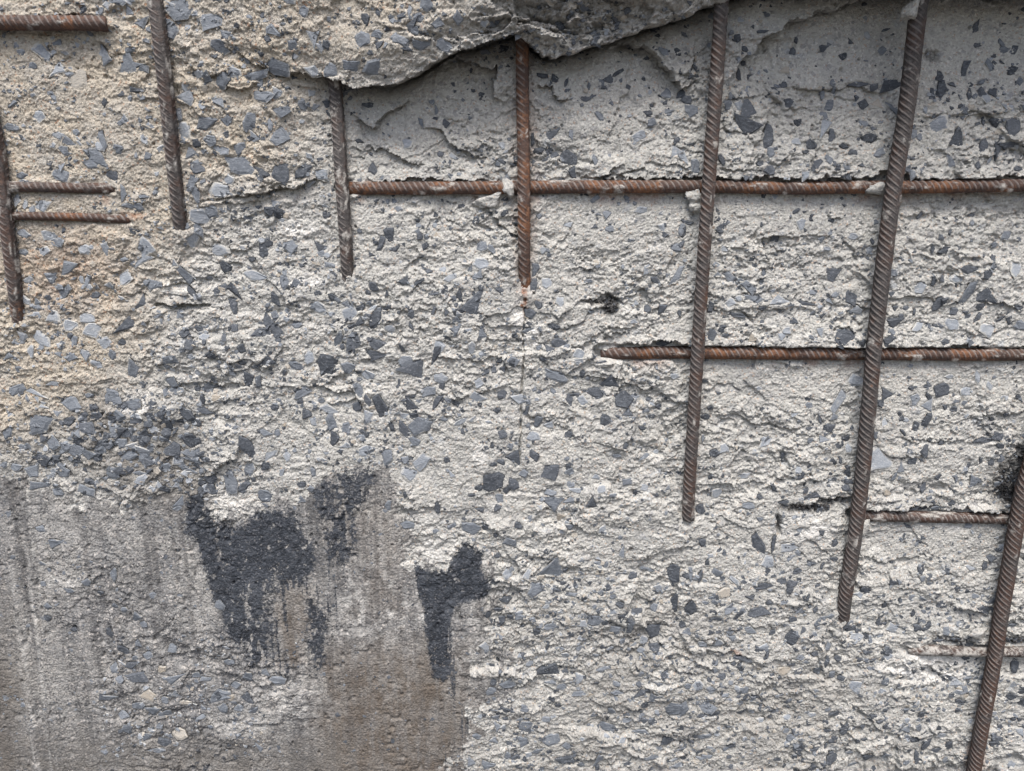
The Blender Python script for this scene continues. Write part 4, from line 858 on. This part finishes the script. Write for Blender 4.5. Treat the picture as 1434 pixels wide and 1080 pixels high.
# stones
for k_, (c, V_, F_, E_, sh) in enumerate(built):
    me = bpy.data.meshes.new('stone'); me.from_pydata(V_, [], F_); me.update()
    a_ = me.attributes.new('edge', 'FLOAT', 'POINT'); a_.data.foreach_set('value', np.array(E_, np.float32))
    o = link('stone', me, STM[sh], wall); o.location = c
def join_stones(name, recs, parent, order='dmltb'):
    vs = []; fs = []; es = []; ms = []; n = 0
    for c, V_, F_, E_, sh in recs:
        vs += [(c[0] + v[0], c[1] + v[1], c[2] + v[2]) for v in V_]
        fs += [tuple(i + n for i in f) for f in F_]; es += E_; ms += [order.index(sh)] * len(F_); n += len(V_)
    me = bpy.data.meshes.new(name); me.from_pydata(vs, [], fs); me.update()
    for q in order: me.materials.append(STM[q])
    me.polygons.foreach_set('material_index', np.array(ms, np.int32))
    a_ = me.attributes.new('edge', 'FLOAT', 'POINT'); a_.data.foreach_set('value', np.array(es, np.float32))
    o = link(name, me, None, parent); o['kind'] = 'stuff'
    return o
join_stones('small_stones', loose, wall)

# lumps of mortar that cling to the wall or sit against the bars: x, y, width, height, h mm, depth mm, shade
def lump(x, y, w_, h_, hm, dep, seed, ang=0, name='mortar_lump'):
    rs = np.random.RandomState(seed); S = .00072
    nu, nv = 30, 18
    ca, sa = math.cos(math.radians(ang)), math.sin(math.radians(ang))
    TH, PH = np.meshgrid(np.arange(nu) / nu * 2 * np.pi, np.pi * np.arange(nv + 1) / nv)
    D = np.stack([np.cos(TH) * np.sin(PH), np.sin(TH) * np.sin(PH), np.cos(PH)], -1)
    r = np.ones(TH.shape)
    for _ in range(11):
        nrm = rs.normal(size=3); nrm /= np.linalg.norm(nrm); q = D @ nrm
        r = np.where(q > 1e-3, np.minimum(r, rs.uniform(.36, .8) / np.maximum(q, 1e-3)), r)
    nz = fbm(D[..., 0] * 2.3 + seed, D[..., 2] * 2.3 + D[..., 1] * 1.7, seed & 63, 4, .65)
    r = r * (1 + .42 * nz)
    r[0] = r[0].mean(); r[-1] = r[-1].mean()
    X = D[..., 0] * r * w_ / 2 * S * 1.3; Zz = D[..., 2] * r * h_ / 2 * S * 1.3; Yy = D[..., 1] * r * dep * MM / 2 * 1.2
    V = np.stack([X * ca + Zz * sa, Yy, Zz * ca - X * sa], -1).reshape(-1, 3)
    j = np.arange(nv)[:, None] * nu; i = np.arange(nu)[None, :]; i2 = (i + 1) % nu
    F = np.stack([j + i, j + nu + i, j + nu + i2, j + i2], -1).reshape(-1, 4)
    me = mesh_np(name, V, F)
    for nm in ('zone', 'spot'):
        at_ = me.attributes.new(nm, 'FLOAT_COLOR', 'POINT'); at_.data.foreach_set('color', np.zeros(len(V) * 4, np.float32))
    o = link(name, me, M_CONC, wall); o.location = at(x, y, hm * MM)
    return o
LUMPS = [(1370,887,34,26,0,13,-14),(970,274,30,20,-5,13,28),(975,288,18,22,-5,11,-10),(1236,266,34,16,-4,12,0),(1249,281,13,18,-2,10,0),(1276,12,16,30,12,12,8),(688,279,40,18,-5,9,-6),(712,262,18,24,-5,13,10),
         (1110,735,40,18,-4,8,0),(1228,712,18,8,-3,8,0),(1206,738,24,34,-4,11,0),(1172,884,20,20,-4,10,0),(245,409,44,14,6,8,0),(955,478,26,10,-6,7,8),(1205,905,1,1,-20,1,0)]
for q, (x, y, w_, h_, hm, dep, ang) in enumerate(LUMPS[:-1]):
    lump(x, y, w_, h_, hm, dep, 300 + q, ang)
# black crumbly pockets
cr = []
rs = np.random.RandomState(77)
for (x0, y0, sx, sy, n) in [(1416, 684, 17, 19, 130), (856, 430, 7, 6, 40), (838, 423, 10, 2, 14), (1135, 710, 18, 3, 34), (1436, 645, 8, 10, 24), (1340, 895, 14, 2.5, 22), (1414, 895, 12, 3, 30)]:
    for _ in range(n):
        x = x0 + rs.normal() * sx * .7; y = y0 + rs.normal() * sy * .7
        s = surface(x, y, 3)
        if s is None: continue
        m, yy, k, idx = s
        w_ = rs.uniform(2, 6.5)
        o = stone_outline(w_, w_ * rs.uniform(.5, .9), rs.uniform(-90, 90), rs)
        V_, F_, E_ = stone_mesh(o, None, yy, k, rs, .003, rs.uniform(-.0005, .003), .9)
        cr.append((tuple(at(x, y, -yy)), V_, F_, E_, 'b' if rs.rand() < .8 else 'd'))
join_stones('black_crumbs', cr, wall)

# ------------------------------------------------------------------ reinforcing bars
def make_bar(kind, pts, rpx, rust, dust, label, seed):
    rs = np.random.RandomState(seed)
    path = smooth_path(pts, 14)
    W = np.array([at(p[0], p[1], p[2] * MM) for p in path])
    R = rpx * .00072
    # even spacing
    L = np.r_[0, np.cumsum(np.linalg.norm(np.diff(W, axis=0), axis=1))]
    n = int(L[-1] / .0016) + 2
    sl = np.linspace(0, L[-1], n)
    C = np.c_[[np.interp(sl, L, W[:, i]) for i in range(3)]].T
    C[:, 0] += .0006 * vnoise(sl * 14, sl * 0 + seed, 90); C[:, 2] += .0006 * vnoise(sl * 14, sl * 0 + seed + 5, 91)
    T = np.gradient(C, axis=0); T /= np.linalg.norm(T, axis=1, keepdims=True)
    A0 = np.array([0, -1.0, 0]); U = A0 - T * (T @ A0)[:, None]; U /= np.linalg.norm(U, axis=1, keepdims=True)   # towards the viewer
    Wd = np.cross(T, U)
    root = thing('reinforcing_bar', tuple(C[-1]), label, 'steel bar', 'reinforcing bars exposed in the concrete wall')
    base = C[-1]
    m = 30
    phi = .72 if kind == 'v' else -.5
    th = np.linspace(0, 2 * np.pi, m, endpoint=False)
    wear = 1 + .04 * fbm(sl * 120, sl * 0 + seed, 92, 3)
    pos = np.zeros((n, m, 3)); crv = np.zeros((n, m), np.float32)
    def crust(sv, t):
        c_ = fbm(sv * 75, np.cos(t) * .9 + np.sin(t) * 1.3 + 4 + seed, 94, 4, .62)
        return sstep(.40 - .34 * dust, .60 - .30 * dust, c_)
    for j, t in enumerate(th):
        r = R * wear * (1 + (.03 + .05 * rust) * fbm(sl * 300, sl * 0 + (math.cos(t) * 2.2 + 9) + seed, 93, 3, .7))
        lon = .13 * R * np.exp(-((np.abs(np.sin(t - phi)) - 1) / .02) ** 2)        # the two lengthwise ribs
        ck_ = crust(sl, t + sl * 0); crv[:, j] = ck_
        r = r + R * .13 * ck_ * (1 + .5 * vnoise(sl * 900, sl * 0 + t * 4, 95))
        pos[:, j] = C + (U * math.cos(t) + Wd * math.sin(t)) * (r + lon)[:, None]
    V = pos.reshape(-1, 3) - base
    i0 = np.arange(n - 1)[:, None] * m + np.arange(m)[None, :]; i1 = np.arange(n - 1)[:, None] * m + (np.arange(m)[None, :] + 1) % m
    F = np.stack([i0, i1, i1 + m, i0 + m], -1).reshape(-1, 4)
    # cut end caps
    nv = len(V)
    V = np.vstack([V, (C[0] - base)[None], (C[-1] - base)[None]])
    caps = [(nv, (j + 1) % m, j, j) for j in range(m)]
    me = bpy.data.meshes.new('shaft')
    faces = [tuple(f) for f in F] + [(nv, (j + 1) % m, j) for j in range(m)] + [(nv + 1, (n - 1) * m + j, (n - 1) * m + (j + 1) % m) for j in range(m)]
    me.from_pydata(V.tolist(), [], faces); me.update()
    at_ = me.attributes.new('ribtop', 'FLOAT', 'POINT'); at_.data.foreach_set('value', np.zeros(len(V), np.float32))
    cr_ = me.attributes.new('crust', 'FLOAT', 'POINT'); cr_.data.foreach_set('value', np.r_[crv.ravel(), 0, 0].astype(np.float32))
    sh = link('shaft', me, M_STEEL, root, True); sh.color = (rust, dust, 0, 1)
    # oblique crescent ribs on the two faces
    vs = []; fs = []; tp = []
    pitch = .0060 if kind == 'v' else .0058
    slant = R * (-1.55 if kind == 'v' else 1.15)
    na = 11
    for face in (0, 1):
        s = pitch * (.5 + .5 * face)
        while s < L[-1] - .002:
            base_i = len(vs)
            hgt = R * rs.uniform(.10, .15) * (1 - .55 * rust * max(0, math.sin(s * 61 + seed) + .3 * math.sin(s * 190)))
            for q in range(na):
                a = -1 + 2 * q / (na - 1)
                t = a * 1.26 + face * math.pi + phi
                sc = s + (slant * a * .62 if face == 0 else -slant * a * .62)
                prof = max(0.0, 1 - abs(a) ** 3)
                hw = .00105 * (.55 + .45 * prof)
                for k, (ds, dh, tv) in enumerate(((-1.5, -.25, 0), (-.55, .85, .8), (.55, .85, 1), (1.5, -.25, 0))):
                    ss = min(max(sc + ds * hw, 0), L[-1])
                    f_ = ss / L[-1] * (n - 1); i = min(int(f_), n - 2); fr = f_ - i
                    c = C[i] * (1 - fr) + C[i + 1] * fr
                    rr = R + (hgt * dh if dh < 0 else hgt * dh * (.15 + .85 * prof))
                    vs.append(c + (U[i] * math.cos(t) + Wd[i] * math.sin(t)) * rr - base); tp.append(tv * prof)
            for q in range(na - 1):
                for k in range(3):
                    b = base_i + q * 4 + k
                    fs.append((b, b + 4, b + 5, b + 1))
            s += pitch * rs.uniform(.94, 1.06)
    me = bpy.data.meshes.new('ribs'); me.from_pydata([tuple(v) for v in vs], [], fs); me.update()
    at_ = me.attributes.new('ribtop', 'FLOAT', 'POINT'); at_.data.foreach_set('value', np.array(tp, np.float32))
    rb = link('ribs', me, M_STEEL, root, True); rb.color = (rust, dust, 0, 1); rb['kind'] = 'stuff'
    return root
for q, (kind, pts, rpx, ru, gd, lab) in enumerate(BARS):
    make_bar(kind, pts, rpx, ru, gd, lab, 500 + q)
